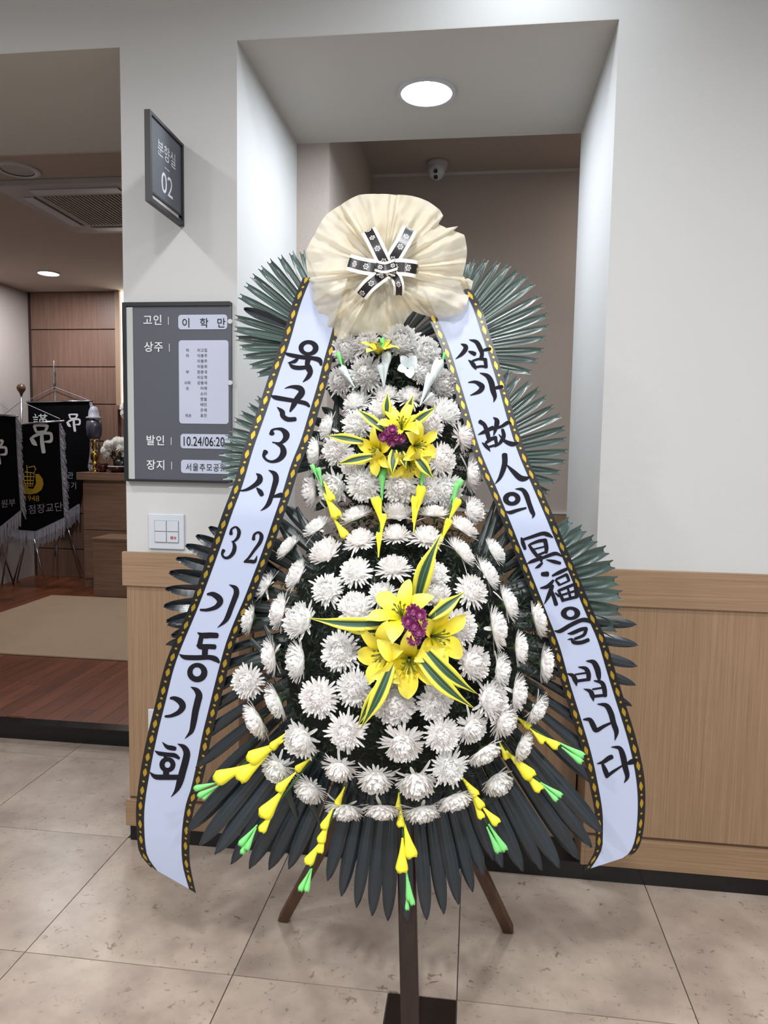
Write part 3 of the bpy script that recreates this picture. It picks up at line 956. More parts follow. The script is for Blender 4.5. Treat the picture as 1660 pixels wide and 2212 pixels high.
# rear banner, then the middle one, then the near one cut by the frame
banner(4.38, [(50, 868), (194, 866), (190, 1015), (172, 1088), (122, 1118), (52, 1110)],
       'rear black mourning banner with two white characters and a spear tipped pole', (44, 869, 200, 866), (120, 1200), (118, 838, 'spear'), [(118, 836, 66, 862), (118, 836, 196, 866)],
       [(140, 1120, 178, 1240, 0.02), (122, 1120, 124, 1236, 0.1)], [('diao', 160, 912, 0.62), ('text', '謹', 87, 914, 0.17, M_print), ('text', '관', 152, 1028, 0.075, M_silver), ('text', '동기', 152, 1050, 0.075, M_silver)],
       [[(195, 868), (203, 900), (200, 960), (192, 1010)]], [(122, 1122), (172, 1090)], 1)
o_b = banner(3.80, [(-30, 921), (131, 911), (137, 1030), (143, 1118), (64, 1152), (-26, 1130)],
       'middle black mourning banner with gold ship emblem and ball topped pole', (-30, 922, 139, 909), (47, 1150), (46, 850, 'ball'), [(49, 869, 130, 905), (43, 869, -20, 918)],
       [(70, 1150, 101, 1271), (60, 1150, 37, 1252), (55, 1160, 28, 1262)],
       [('diao', 91, 946, 1.0), ('text', '1948', 68, 1077, 0.075, M_goldth), ('text', '점장교단', 98, 1099, 0.092, M_silver, 0.12)],
       [[(130, 914), (134, 1000), (141, 1116)]], [(-26, 1133), (38, 1147), (78, 1150), (142, 1119)], 2)
YB = 3.80
em = MB()
shell = [(46, 1060), (50, 1040), (62, 1055), (72, 1056), (78, 1044), (76, 1024), (84, 1024), (92, 1034), (94, 1046), (90, 1058), (80, 1065), (66, 1068), (54, 1067)]
em.add([at(x, y, YB - 0.0035) for x, y in shell], [tuple(range(len(shell)))])
for seg in ([(58, 1005), (60, 1052)], [(62, 1010), (74, 1007), (77, 1014), (72, 1024)], [(54, 1020), (74, 1022), (70, 1050), (56, 1050), (50, 1030)], [(52, 1030), (74, 1030)], [(52, 1038), (73, 1038)], [(54, 1045), (72, 1045)], [(66, 1020), (65, 1050)]):
    em.tube([at(x, y, YB - 0.005) for x, y in seg], 0.0045, 5)
em.build('emblem', M_goldth, o_b)
banner(3.42, [(-60, 894), (34, 899), (38, 1000), (44, 1102), (-8, 1142), (-60, 1120)],
       'near black mourning banner cut off by the left picture edge', (-60, 893, 39, 899), (-14, 1150), (-14, 850, 'ball'), [(-14, 862, 36, 897)],
       [(-10, 1150, 30, 1262), (20, 1150, 4, 1262)], [('diao', -4, 975, 0.86), ('text', '원부', 18, 1088, 0.075, M_silver, 0.15)],
       [[(36, 902), (40, 1000), (47, 1102)]], [(-40, 1135), (-6, 1146), (46, 1104)], 3)


# ------------------------------------------------------------------ wreath: frame
def yp(z):
    return -0.78 + 0.17 * z


def wp(px, py, off=0.0):
    return atg(px, py, lambda x, z: yp(z) - off)


def depth_of(p):
    return (p - CAM_P).dot(_fw)


def m_per_px(p):
    return depth_of(p) / F_PX


# plastic palm leaf materials
def leaf_mat(name, rgb, rough):
    m, nt, b = new_mat(name)
    b.inputs['Base Color'].default_value = lin(rgb)
    b.inputs['Roughness'].default_value = rough
    b.inputs['Specular IOR Level'].default_value = 0.6
    oi = nt.nodes.new('ShaderNodeObjectInfo')
    hs = nt.nodes.new('ShaderNodeHueSaturation')
    mr = nt.nodes.new('ShaderNodeMapRange')
    mr.inputs['To Min'].default_value = 0.75
    mr.inputs['To Max'].default_value = 1.25
    nt.links.new(oi.outputs['Random'], mr.inputs['Value'])
    nt.links.new(mr.outputs['Result'], hs.inputs['Value'])
    hs.inputs['Color'].default_value = lin(rgb)
    nt.links.new(hs.outputs['Color'], b.inputs['Base Color'])
    return m


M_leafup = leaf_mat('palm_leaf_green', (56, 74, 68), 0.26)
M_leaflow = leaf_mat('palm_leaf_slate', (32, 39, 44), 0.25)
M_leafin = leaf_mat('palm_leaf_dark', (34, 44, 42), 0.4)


def leaf_mesh(kind, material):
    mb = MB()
    NY = 9
    ts = [0, 0.2, 0.4, 0.58, 0.7, 0.78, 0.85, 0.9, 0.94, 0.97, 0.99, 1.0]
    rows = []
    for i, t in enumerate(ts):
        row = []
        if kind == 'notch':
            wdt = 0.30 + 0.2 * min(1, t / 0.5)
            if t > 0.8:
                wdt *= 1 - 0.34 * ((t - 0.8) / 0.2) ** 2
        elif kind == 'blade':
            wdt = 0.20 + 0.3 * min(1, t / 0.72)
            if t > 0.76:
                wdt *= max(0.03, 1 - ((t - 0.76) / 0.24) ** 2.2) ** 0.62
        else:
            wdt = 0.26 + 0.24 * min(1, t / 0.62)
            if t > 0.62:
                wdt *= max(0.03, 1 - ((t - 0.62) / 0.38) ** 2) ** 0.6
        for j in range(NY):
            s = -1 + 2 * j / (NY - 1)
            x = t
            z = 0.0
            if kind == 'notch':
                if i == len(ts) - 1:
                    x += 0.03 * (abs(s) > 0.6) - 0.03 * (abs(s) < 0.3)
                g = 0.5 if t < 0.72 else 0.5 * math.sqrt(max(0, 1 - ((t - 0.72) / 0.2) ** 2))
                z = 0.06 * abs(s) - 0.13 * math.exp(-((abs(s) - g) / 0.2) ** 2) * (1 if t < 0.92 else 0)
            elif kind == 'blade':
                z = -0.2 * abs(s) ** 1.3 + (-0.12 if abs(s) < 0.13 else 0.0)
            else:
                z = 0.26 * abs(s)
            z += -0.25 * t * t if kind == 'blade' else 0.12 * t
            row.append((x, s * wdt, z))
        rows.append(row)
    mb.grid(rows)
    return mb.mesh('leaf', material, smooth=(kind != 'spoon'))


LM_notch = leaf_mesh('notch', M_leafup)
LM_blade = leaf_mesh('blade', M_leaflow)
LM_spoon = leaf_mesh('spoon', M_leaflow)
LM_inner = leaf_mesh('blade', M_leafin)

fw_base = Vector((-0.13, -0.78, 0))
WR = thing('funeral_wreath_stand', fw_base, 'tall three-tier wreath frame of dark palm leaves on brown wooden easel legs', 'wreath stand')


def leaf(me, b, t, wpx, roll=0.0, nrm=(0, -1, 0.05)):
    e1 = t - b
    L = e1.length
    e1 = e1 / L
    n = Vector(nrm)
    n = (n - e1 * n.dot(e1)).normalized()
    e2 = n.cross(e1)
    if roll:
        q = Matrix.Rotation(roll, 3, e1)
        n = q @ n
        e2 = q @ e2
    wd = wpx * m_per_px(t)
    M = Matrix(((e1.x * L, e2.x * wd, n.x * wd, b.x), (e1.y * L, e2.y * wd, n.y * wd, b.y), (e1.z * L, e2.z * wd, n.z * wd, b.z), (0, 0, 0, 1)))
    return inst('leaf', me, M, WR)


rl = random.Random(11)


def fan(center, tips, me, wpx, off_b, off_t, start=0.22, rollr=0.15):
    for tx, ty in tips:
        bx_, by_ = center[0] + (tx - center[0]) * start, center[1] + (ty - center[1]) * start
        leaf(me, wp(bx_, by_, off_b + rl.uniform(-0.004, 0.004)), wp(tx, ty, off_t + rl.uniform(-0.008, 0.008)), wpx * rl.uniform(0.93, 1.07), rl.uniform(-rollr, rollr))


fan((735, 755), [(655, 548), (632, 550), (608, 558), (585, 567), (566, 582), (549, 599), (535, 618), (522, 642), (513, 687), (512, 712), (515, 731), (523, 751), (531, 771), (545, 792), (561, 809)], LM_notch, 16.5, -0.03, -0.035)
leaf(LM_spoon, wp(640, 712, -0.03), wp(529, 668, -0.03), 22)
fan((940, 764), [(1010, 570), (1028, 567), (1049, 566), (1075, 570), (1097, 578), (1116, 588), (1133, 600), (1150, 616), (1163, 642), (1170, 662), (1179, 683), (1182, 707), (1175, 731), (1170, 757), (1158, 780), (1144, 804)], LM_notch, 16.5, -0.03, -0.035)
fan((720, 1000), [(558, 862), (541, 877), (525, 894), (511, 908), (503, 929), (492, 946), (484, 962), (480, 980), (478, 998), (481, 1015), (488, 1031), (500, 1048)], LM_notch, 16, -0.03, -0.035)
fan((976, 995), [(1100, 806), (1117, 819), (1142, 829), (1162, 843), (1178, 860), (1192, 880), (1207, 900), (1216, 926), (1219, 950), (1222, 976), (1218, 998), (1206, 1020), (1196, 1041), (1182, 1062)], LM_notch, 16, -0.03, -0.035)
fan((696, 1300), [(456, 1136), (428, 1155), (405, 1177), (385, 1203), (370, 1235), (361, 1269), (358, 1306), (363, 1340), (374, 1373), (390, 1402)], LM_spoon, 33, -0.03, -0.03, 0.35)
fan((1070, 1290), [(1231, 1127), (1257, 1144), (1281, 1165), (1306, 1189), (1320, 1219), (1329, 1254), (1338, 1285), (1337, 1318), (1329, 1353), (1318, 1382)], LM_notch, 30, -0.03, -0.035, 0.2)
# big lower fan
LOWT = [(402, 1801), (428, 1831), (460, 1849), (496, 1871), (537, 1882), (579, 1884), (621, 1881), (662, 1890), (708, 1907), (737, 1941), (770, 1965), (802, 1983), (838, 1994), (878, 1997), (921, 1992), (957, 1979), (990, 1958), (1021, 1931), (1044, 1896), (1066, 1862), (1086, 1878), (1130, 1887), (1171, 1885), (1209, 1880), (1250, 1862), (1278, 1836), (1302, 1802)]
fan((868, 1300), LOWT[7:20], LM_blade, 31, 0.0, 0.035, 0.42, 0.12)
fan((868, 1300), LOWT[:7] + LOWT[20:], LM_blade, 35, 0.0, 0.035, 0.42, 0.12)
for sgn in (-1, 1):
    for k in range(9):
        a = math.radians(46.5 + 4.7 * k)
        r = 585 - 9 * k
        leaf(LM_blade, wp(868 + sgn * math.sin(a) * 250, 1300 + math.cos(a) * 250, -0.005), wp(868 + sgn * math.sin(a) * r, 1300 + math.cos(a) * r, -0.02), 26, rl.uniform(-0.2, 0.2))
# darker inner leaves seen between the flowers
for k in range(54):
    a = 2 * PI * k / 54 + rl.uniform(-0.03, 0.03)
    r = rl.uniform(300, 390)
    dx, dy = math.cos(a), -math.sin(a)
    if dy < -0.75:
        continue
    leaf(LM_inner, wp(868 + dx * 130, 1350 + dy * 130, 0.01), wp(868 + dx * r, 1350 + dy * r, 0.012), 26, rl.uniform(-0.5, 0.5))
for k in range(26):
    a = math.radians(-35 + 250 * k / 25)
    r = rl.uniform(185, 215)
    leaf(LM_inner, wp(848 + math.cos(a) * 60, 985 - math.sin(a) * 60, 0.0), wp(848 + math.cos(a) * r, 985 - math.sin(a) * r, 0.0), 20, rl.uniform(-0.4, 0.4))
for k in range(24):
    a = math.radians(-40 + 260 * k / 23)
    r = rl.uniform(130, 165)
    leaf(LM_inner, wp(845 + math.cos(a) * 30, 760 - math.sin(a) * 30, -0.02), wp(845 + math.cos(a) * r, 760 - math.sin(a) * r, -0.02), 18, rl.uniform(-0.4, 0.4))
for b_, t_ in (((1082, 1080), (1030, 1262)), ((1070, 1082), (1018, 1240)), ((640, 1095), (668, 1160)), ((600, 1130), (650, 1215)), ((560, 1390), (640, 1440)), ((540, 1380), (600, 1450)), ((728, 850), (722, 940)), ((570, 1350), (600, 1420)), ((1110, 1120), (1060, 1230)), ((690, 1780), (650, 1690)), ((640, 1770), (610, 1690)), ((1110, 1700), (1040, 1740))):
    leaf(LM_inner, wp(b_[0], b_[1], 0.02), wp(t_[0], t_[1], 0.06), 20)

# easel: front post and two back legs
def stick(name, a, c, wx, wy, m):
    d = (c - a)
    L = d.length
    d.normalize()
    e1 = Vector((1, 0, 0))
    e1 = (e1 - d * e1.dot(d)).normalized()
    e2 = d.cross(e1)
    mb = MB()
    ch = 0.18
    prof = [(-1, -1 + ch), (-1 + ch, -1), (1 - ch, -1), (1, -1 + ch), (1, 1 - ch), (1 - ch, 1), (-1 + ch, 1), (-1, 1 - ch)]
    v = [a + e1 * (x * wx / 2) + e2 * (y * wy / 2) for x, y in prof] + [c + e1 * (x * wx / 2) + e2 * (y * wy / 2) for x, y in prof]
    mb.add(v, [tuple(range(8))[::-1], tuple(range(8, 16))] + [(i, (i + 1) % 8, (i + 1) % 8 + 8, i + 8) for i in range(8)])
    return mb.build(name, m, WR)


pf = wp(890, 2234, 0)
ptop = wp(850, 640, -0.02)
stick('post', Vector((pf.x, yp(0) + 0.0, 0.0)), ptop, 0.043, 0.024, M_darkwood)
apex = wp(868, 1520, -0.02)
for fx, fy in ((612, 1986), (1100, 2010)):
    f0 = atz(fx, fy, 0.0)
    d = (apex - f0).normalized()
    stick('leg', f0 + Vector((0, 0, 0.001)) + d * 0.004, apex, 0.030, 0.030, M_legwood)
# foam holders behind the flowers
M_foam = mat('wet_foam_green', (22, 30, 24), 0.9, bump=0.4, bscale=90)


def dome(cx, cy, rx, ry, H, name):
    rows = []
    for i in range(9):
        rr_ = max(0.02, i / 8)
        row = []
        for k in range(29):
            a = 2 * PI * k / 28
            prot = H * math.sqrt(max(0, 1 - rr_ * rr_)) - 0.02
            row.append(wp(cx + rx * rr_ * math.cos(a), cy + ry * rr_ * math.sin(a), prot))
        rows.append(row)
    mb = MB().grid(rows)
    return mb.build(name, M_foam, WR, smooth=True)


dome(868, 1425, 262, 295, 0.15, 'foam_holder')
dome(848, 985, 140, 125, 0.10, 'foam_holder')
dome(845, 790, 100, 85, 0.08, 'foam_holder')

# small dark leaves filling the mounds
M_fol, nt, b = new_mat('filler_leaf')
ge = nt.nodes.new('ShaderNodeNewGeometry')
cr = nt.nodes.new('ShaderNodeValToRGB')
cr.color_ramp.elements[0].color = lin((20, 30, 22))
cr.color_ramp.elements[1].color = lin((58, 78, 46))
cr.color_ramp.elements.new(0.7).color = lin((32, 46, 32))
nt.links.new(ge.outputs['Random Per Island'], cr.inputs['Fac'])
nt.links.new(cr.outputs['Color'], b.inputs['Base Color'])
b.inputs['Roughness'].default_value = 0.5


def foliage(cx, cy, rx, ry, H, n, seed, smin=9, smax=20):
    rnd = random.Random(seed)
    mb = MB()
    for _ in range(n):
        a = rnd.uniform(0, 2 * PI)
        t = math.sqrt(rnd.random())
        prot = H * math.sqrt(max(0, 1 - t * t)) + rnd.uniform(-0.03, 0.015)
        c = wp(cx + rx * t * math.cos(a), cy + ry * t * math.sin(a), prot)
        nrm = Vector((math.cos(a) * t, -0.8 - 0.6 * (1 - t), -math.sin(a) * t)) + Vector((rnd.gauss(0, .5), rnd.gauss(0, .5), rnd.gauss(0, .5)))
        nrm.normalize()
        d = nrm.cross(Vector((rnd.gauss(0, 1), rnd.gauss(0, 1), rnd.gauss(0, 1)))).normalized()
        e = nrm.cross(d)
        s = rnd.uniform(smin, smax) * m_per_px(c)
        wd = s * rnd.uniform(0.22, 0.36)
        mb.add([c - d * s * 0.5, c + e * wd * 0.5 + nrm * wd * 0.25, c + d * s * 0.5, c - e * wd * 0.5 + nrm * wd * 0.25], [(0, 1, 2), (0, 2, 3)])
    o = mb.build('filler_foliage', M_fol, WR)
    o['kind'] = 'stuff'


foliage(868, 1425, 300, 322, 0.165, 5200, 5)
foliage(848, 985, 165, 150, 0.115, 1900, 6)
foliage(845, 800, 115, 85, 0.095, 800, 8)


# ------------------------------------------------------------------ flowers
M_mum, nt, b = new_mat('white_petal')
tc = nt.nodes.new('ShaderNodeTexCoord')
ln = nt.nodes.new('ShaderNodeVectorMath')
ln.operation = 'LENGTH'
nt.links.new(tc.outputs['Object'], ln.inputs[0])
cr = nt.nodes.new('ShaderNodeValToRGB')
cr.color_ramp.elements[0].position = 0.1
cr.color_ramp.elements[0].color = lin((244, 240, 220))
cr.color_ramp.elements[1].position = 0.55
cr.color_ramp.elements[1].color = lin((252, 252, 249))
nt.links.new(ln.outputs['Value'], cr.inputs['Fac'])
oi = nt.nodes.new('ShaderNodeObjectInfo')
mx = nt.nodes.new('ShaderNodeMix')
mx.data_type = 'RGBA'
mx.blend_type = 'MULTIPLY'
mx.inputs['Factor'].default_value = 1.0
nt.links.new(cr.outputs['Color'], mx.inputs['A'])
nt.links.new(oi.outputs['Color'], mx.inputs['B'])
nt.links.new(mx.outputs['Result'], b.inputs['Base Color'])
b.inputs['Roughness'].default_value = 0.6
trl = nt.nodes.new('ShaderNodeBsdfTranslucent')
nt.links.new(mx.outputs['Result'], trl.inputs['Color'])
mxs = nt.nodes.new('ShaderNodeMixShader')
mxs.inputs[0].default_value = 0.33
nt.links.new(b.outputs[0], mxs.inputs[1])
nt.links.new(trl.outputs[0], mxs.inputs[2])
nt.links.new(mxs.outputs[0], nt.nodes['Material Output'].inputs['Surface'])


def mum_mesh(seed, shaggy=0.0, cushion=False):
    """incurved chrysanthemum, unit radius, opening toward +Z"""
    rnd = random.Random(seed)
    mb = MB()
    #            n, angle above the plane (deg), length, root radius, width, curl
    layers = [(30, -6, 0.86, 0.1, 0.15, 0.7), (34, 6, 0.89, 0.1, 0.15, 0.9), (34, 17, 0.91, 0.1, 0.15, 1.05), (32, 28, 0.92, 0.1, 0.15, 1.2), (29, 39, 0.9, 0.09, 0.15, 1.35), (25, 50, 0.87, 0.08, 0.15, 1.45), (20, 60, 0.82, 0.07, 0.15, 1.5), (15, 70, 0.77, 0.05, 0.15, 1.5), (9, 79, 0.72, 0.03, 0.15, 1.5)]
    if not cushion:
        layers = [(24, -14, 0.98, 0.08, 0.14, 0.35), (26, 0, 0.96, 0.08, 0.14, 0.5)] + layers[1:]
    for li, (n, el, L, r0, wd, cu) in enumerate(layers):
        for k in range(n):
            a = 2 * PI * (k + 0.5 * (li % 2)) / n + rnd.uniform(-0.09, 0.09)
            e = math.radians(el + rnd.uniform(-7, 7))
            ll = L * rnd.uniform(0.88, 1.05)
            curl = cu * rnd.uniform(0.7, 1.25)
            if shaggy and li < 2 and rnd.random() < shaggy:
                ll *= rnd.uniform(1.02, 1.25)
                curl = rnd.uniform(-0.5, 0.4)
                e += rnd.uniform(-0.2, 0.15)
            ca, sa = math.cos(a), math.sin(a)
            rows = []
            px_, pz_ = r0, 0.02 * li
            ang = e
            N = 5
            for i in range(N + 1):
                t = i / N
                w_ = wd * 0.5 * (0.5 + 0.6 * math.sin(PI * min(1, 0.15 + 0.65 * t))) * (1.0 if i < N else 0.8)
                lift = 0.45 * w_
                nx, nz = -math.sin(ang), math.cos(ang)
                row = []
                for s in (-1, 0, 1):
                    x = px_ + nx * lift * abs(s)
                    z = pz_ + nz * lift * abs(s)
                    row.append((x * ca - s * w_ * sa, x * sa + s * w_ * ca, z))
                rows.append(row)
                ang += curl / N
                px_ += math.cos(ang) * ll / N
                pz_ += math.sin(ang) * ll / N
            px_ -= math.cos(ang) * ll / N * 0.7
            pz_ -= math.sin(ang) * ll / N * 0.7
            rows.append([(px_ * ca - s * w_ * 0.4 * sa, px_ * sa + s * w_ * 0.4 * ca, pz_) for s in (-1, 0, 1)])
            mb.grid(rows)
    # solid core standing in for dense petals, added to lighten the gaps
    mb.lathe([(0.3, -0.02), (0.55, 0.06), (0.62, 0.2), (0.58, 0.36), (0.44, 0.52), (0.22, 0.62), (0.0, 0.64)], 18)
    mb.v = [(x, y, z * (0.86 if cushion else 0.82)) for x, y, z in mb.v]
    return mb.mesh('petals', M_mum, smooth=True)


MUMS = [mum_mesh(1), mum_mesh(2, 0.25), mum_mesh(3, 0.4), mum_mesh(4, 0.15)]
MUMS_C = [mum_mesh(5, 0, True), mum_mesh(6, 0.12, True)]
M_cal = mat('calyx_green', (58, 84, 40), 0.6)
CAL = MB().lathe([(0.0, -0.5), (0.05, -0.5), (0.05, -0.2), (0.2, -0.12), (0.3, 0.0), (0.0, 0.03)], 8).mesh('calyx', M_cal, True)


def frame_to(n, spin):
    n = n.normalized()
    q = Vector((0, 0, 1)).rotation_difference(n)
    return q.to_matrix() @ Matrix.Rotation(spin, 3, 'Z')


def facing(P, ang, th):
    c = (CAM_P - P).normalized()
    side = _r * math.cos(ang) + _u * math.sin(ang)
    side = (side - c * side.dot(c)).normalized()
    return c * math.cos(th) + side * math.sin(th)


def theta(r):
    T = [(0.33, 98), (0.42, 90), (0.55, 78), (0.68, 66), (0.8, 54), (0.9, 40), (1.0, 18), (1.2, 10)]
    for (a, b_), (c, d) in zip(T[:-1], T[1:]):
        if r <= c:
            return math.radians(b_ + (d - b_) * max(0, (r - a)) / (c - a))
    return math.radians(10)


ORD = ['first', 'second', 'third', 'fourth', 'fifth', 'sixth', 'seventh', 'eighth', 'ninth', 'tenth', 'eleventh', 'twelfth', 'thirteenth', 'fourteenth', 'fifteenth', 'sixteenth', 'seventeenth', 'eighteenth']
rm = random.Random(21)
# rows from the top of the wreath down: (x, y, half width, flatness[, outward direction])
ROWS = [
    [(748, 756, 30, .95), (792, 742, 30, .9), (868, 738, 36, .95), (919, 762, 33, .95)],
    [(734, 822, 30, .95), (790, 806, 37, 1.0), (912, 806, 26, .95), (957, 829, 31, .95)],
    [(770, 868, 33, .68, 120), (833, 852, 33, .6, 95), (888, 855, 30, .7, 85), (925, 866, 24, .6, 70), (963, 890, 32, .8, 40)],
    [(706, 922, 29, .58, 165), (771, 917, 32, .98), (826, 884, 28, .9, 90), (929, 917, 31, .98), (1003, 944, 33, .6, 12)],
    [(679, 977, 34, .5, 180), (727, 972, 33, .95), (762, 1004, 27, .95), (956, 994, 37, .9, 0), (1022, 1025, 39, .52, 0)],
    [(671, 1062, 42, .46, 185), (720, 1052, 34, .92), (785, 1047, 38, 1.0), (866, 1050, 36, 1.0), (927, 1062, 31, 1.0), (967, 1058, 33, .95), (1022, 1103, 29, .75, 10)],
    [(684, 1137, 33, .5, 125), (768, 1112, 36, .5, 112), (859, 1107, 34, .68, 90), (939, 1107, 34, .42, 88), (1002, 1137, 35, .52, 55)],
    [(622, 1182, 32, .46, 138), (704, 1193, 35, .72, 125), (778, 1165, 35, .66, 105), (856, 1154, 34, .62, 92), (922, 1159, 35, .7, 80), (999, 1191, 38, .44, 40), (1071, 1190, 31, .55, 30)],
    [(572, 1262, 34, .5, 150), (640, 1240, 35, .55, 155), (768, 1234, 34, .95, 110), (850, 1225, 37, .75, 92), (937, 1240, 35, .92, 60), (1056, 1238, 36, .48, 30)],
    [(538, 1334, 37, .42, 172), (602, 1319, 37, .55, 168), (707, 1272, 34, .98, 130), (825, 1283, 32, .9), (940, 1283, 33, .9), (1022, 1276, 37, .92, 30), (1100, 1303, 38, .42, 18), (1163, 1338, 38, .4, 12)],
    [(649, 1341, 40, .8, 160), (768, 1314, 36, .95, 100), (995, 1353, 36, .95), (1075, 1357, 45, .42, 8)],
    [(583, 1419, 39, .48, 190), (641, 1428, 45, .58, 182), (735, 1406, 42, 1.05), (1024, 1432, 37, .88, 0), (1124, 1400, 37, .44, 0), (1179, 1435, 39, .42, -5)],
    [(533, 1472, 36, .95, 190), (595, 1517, 40, .46, 207), (687, 1507, 42, 1.0), (766, 1488, 39, 1.0), (1085, 1448, 39, .55, -5), (1121, 1498, 39, .5, -8)],
    [(552, 1558, 43, .5, 212), (853, 1520, 44, 1.0), (940, 1519, 35, 1.0), (1063, 1513, 38, .85, 0), (1162, 1534, 35, .5, -35)],
    [(649, 1599, 37, .85, 225), (747, 1582, 39, 1.0), (871, 1611, 45, .85, 270), (957, 1589, 38, .98), (1022, 1574, 37, .78, -45), (1090, 1558, 40, .62, -25)],
    [(598, 1662, 38, .72, 235), (733, 1662, 38, .66, 255), (972, 1660, 38, .95, 300), (1049, 1628, 40, .5, -58), (1131, 1613, 34, .55, -28)],
    [(668, 1707, 39, .66, 240), (812, 1686, 42, .7, 268), (900, 1691, 40, .72, 275), (1075, 1688, 35, .64, -58)],
    [(745, 1752, 42, .52, 262), (825, 1752, 39, .5, 268), (914, 1756, 41, .54, 280), (984, 1730, 41, .54, 290)],
]
NROW = len(ROWS)


def prot_of(x, y):
    if y > 1090:
        t2 = ((x - 868) / 318) ** 2 + ((y - 1425) / (350 if y > 1425 else 400)) ** 2
        low = min(1, max(0, (y - 1450) / 180))
        return 0.015 + 0.05 * low + 0.175 * math.sqrt(max(0, 1 - t2))
    if y > 838:
        t2 = ((x - 848) / 185) ** 2 + ((y - 985) / 165) ** 2
        return 0.02 + 0.13 * math.sqrt(max(0, 1 - t2))
    t2 = ((x - 845) / 140) ** 2 + ((y - 800) / 120) ** 2
    return 0.02 + 0.10 * math.sqrt(max(0, 1 - t2))


def center_of(y):
    return (868, 1425) if y > 1090 else ((848, 985) if y > 838 else (845, 850))


TOPN = {0: 'top', NROW - 1: 'lowest'}
for ri, row in enumerate(ROWS):
    for ci, it in enumerate(sorted(row)):
        x, y, R, ratio = it[:4]
        cxy = center_of(y)
        ang = math.radians(it[4]) if len(it) > 4 else math.atan2(cxy[1] - y, x - cxy[0])
        P = wp(x, y, prot_of(x, y))
        th = theta(ratio)
        n = facing(P, ang, th)
        CU = ratio < 0.6 or rm.random() < 0.4
        sc = R * m_per_px(P) * (1.24 if CU else 1.03)
        P2 = P - n * sc * 0.2
        spin = rm.uniform(0, 6.28)
        M3 = frame_to(n, spin)
        zs_ = 0.7 if ratio < 0.6 else 1.0
        M = Matrix.Translation(P2) @ (M3 * sc).to_4x4() @ Matrix.Diagonal((1, 1, zs_, 1))
        look = 'seen from its edge' if ratio < 0.58 else ('facing forward' if ratio > 0.9 else 'tilted aside')
        rown = 'top row of the wreath' if ri == 0 else ('lowest row of the wreath' if ri == NROW - 1 else ORD[ri] + ' row down')
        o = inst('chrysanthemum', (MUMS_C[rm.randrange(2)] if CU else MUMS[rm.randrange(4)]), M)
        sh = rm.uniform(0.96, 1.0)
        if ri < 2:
            sh *= 0.86  # top rows: shade under the gauze put into the petal colour
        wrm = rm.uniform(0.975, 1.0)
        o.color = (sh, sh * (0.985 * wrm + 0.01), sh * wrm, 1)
        pos = ORD[ci] + ' from left' if len(row) > 1 else 'alone'
        tag(o, 'white chrysanthemum ' + look + ', ' + pos + ' in the ' + rown, 'flower', 'white chrysanthemums in the wreath')
        cl = bpy.data.objects.new('calyx', CAL)
        COL.objects.link(cl)
        cl.parent = o

# ---- lilies
M_lily, nt, b = new_mat('lily_yellow')
uvn = nt.nodes.new('ShaderNodeUVMap')
sx_ = nt.nodes.new('ShaderNodeSeparateXYZ')
nt.links.new(uvn.outputs['UV'], sx_.inputs['Vector'])
cr = nt.nodes.new('ShaderNodeValToRGB')
cr.color_ramp.elements[0].position = 0.0
cr.color_ramp.elements[0].color = lin((150, 160, 30))
cr.color_ramp.elements[1].position = 0.3
cr.color_ramp.elements[1].color = lin((240, 216, 26))
cr.color_ramp.elements.new(1.0).color = lin((244, 236, 104))
nt.links.new(sx_.outputs['X'], cr.inputs['Fac'])
mxl = nt.nodes.new('ShaderNodeMix')
mxl.data_type = 'RGBA'
mxl.blend_type = 'MULTIPLY'
mxl.inputs['Factor'].default_value = 1.0
oil = nt.nodes.new('ShaderNodeObjectInfo')
nt.links.new(cr.outputs['Color'], mxl.inputs['A'])
nt.links.new(oil.outputs['Color'], mxl.inputs['B'])
nt.links.new(mxl.outputs['Result'], b.inputs['Base Color'])
b.inputs['Roughness'].default_value = 0.5


def petal_mesh(wmax, recurve, seed):
    rnd = random.Random(seed)
    rows, uvs = [], []
    N = 9
    r, z, ang = 0.04, 0.0, math.radians(58)
    for i in range(N + 1):
        t = i / N
        w_ = wmax * max(0.03, math.sin(PI * (0.1 + 0.9 * t) ** 1.15)) ** 0.8
        if i == N:
            w_ = 0.015
        row, uv = [], []
        for j in range(5):
            s = -1 + j / 2
            rip = 0.025 * math.sin(t * 11 + s * 2 + seed) * abs(s)
            row.append((r + 0.1 * w_ * (s * s), s * w_, z + 0.32 * w_ * s * s + rip))
            uv.append((t, j / 4))
        rows.append(row)
        uvs.append(uv)
        ang -= math.radians(recurve) / N
        r += math.cos(ang) * 1.1 / N
        z += math.sin(ang) * 1.1 / N
    return MB().grid(rows, uvs).mesh('petal', M_lily, smooth=True)


PET = [petal_mesh(0.27, 75, 1), petal_mesh(0.22, 60, 2), petal_mesh(0.3, 90, 3)]
M_stam = mat('stamen_olive', (110, 120, 36), 0.6)
STAM = MB()
for k in range(6):
    a = k * PI / 3
    STAM.tube([(0, 0, 0), (0.06 * math.cos(a), 0.06 * math.sin(a), 0.25), (0.16 * math.cos(a), 0.16 * math.sin(a), 0.52)], 0.014, 5)
    STAM.tube([(0.13 * math.cos(a), 0.13 * math.sin(a), 0.5), (0.2 * math.cos(a), 0.2 * math.sin(a), 0.55)], 0.03, 5)
STAM.tube([(0, 0, 0), (0, 0, 0.62)], 0.02, 5)
STAM = STAM.mesh('stamens', M_stam, True)


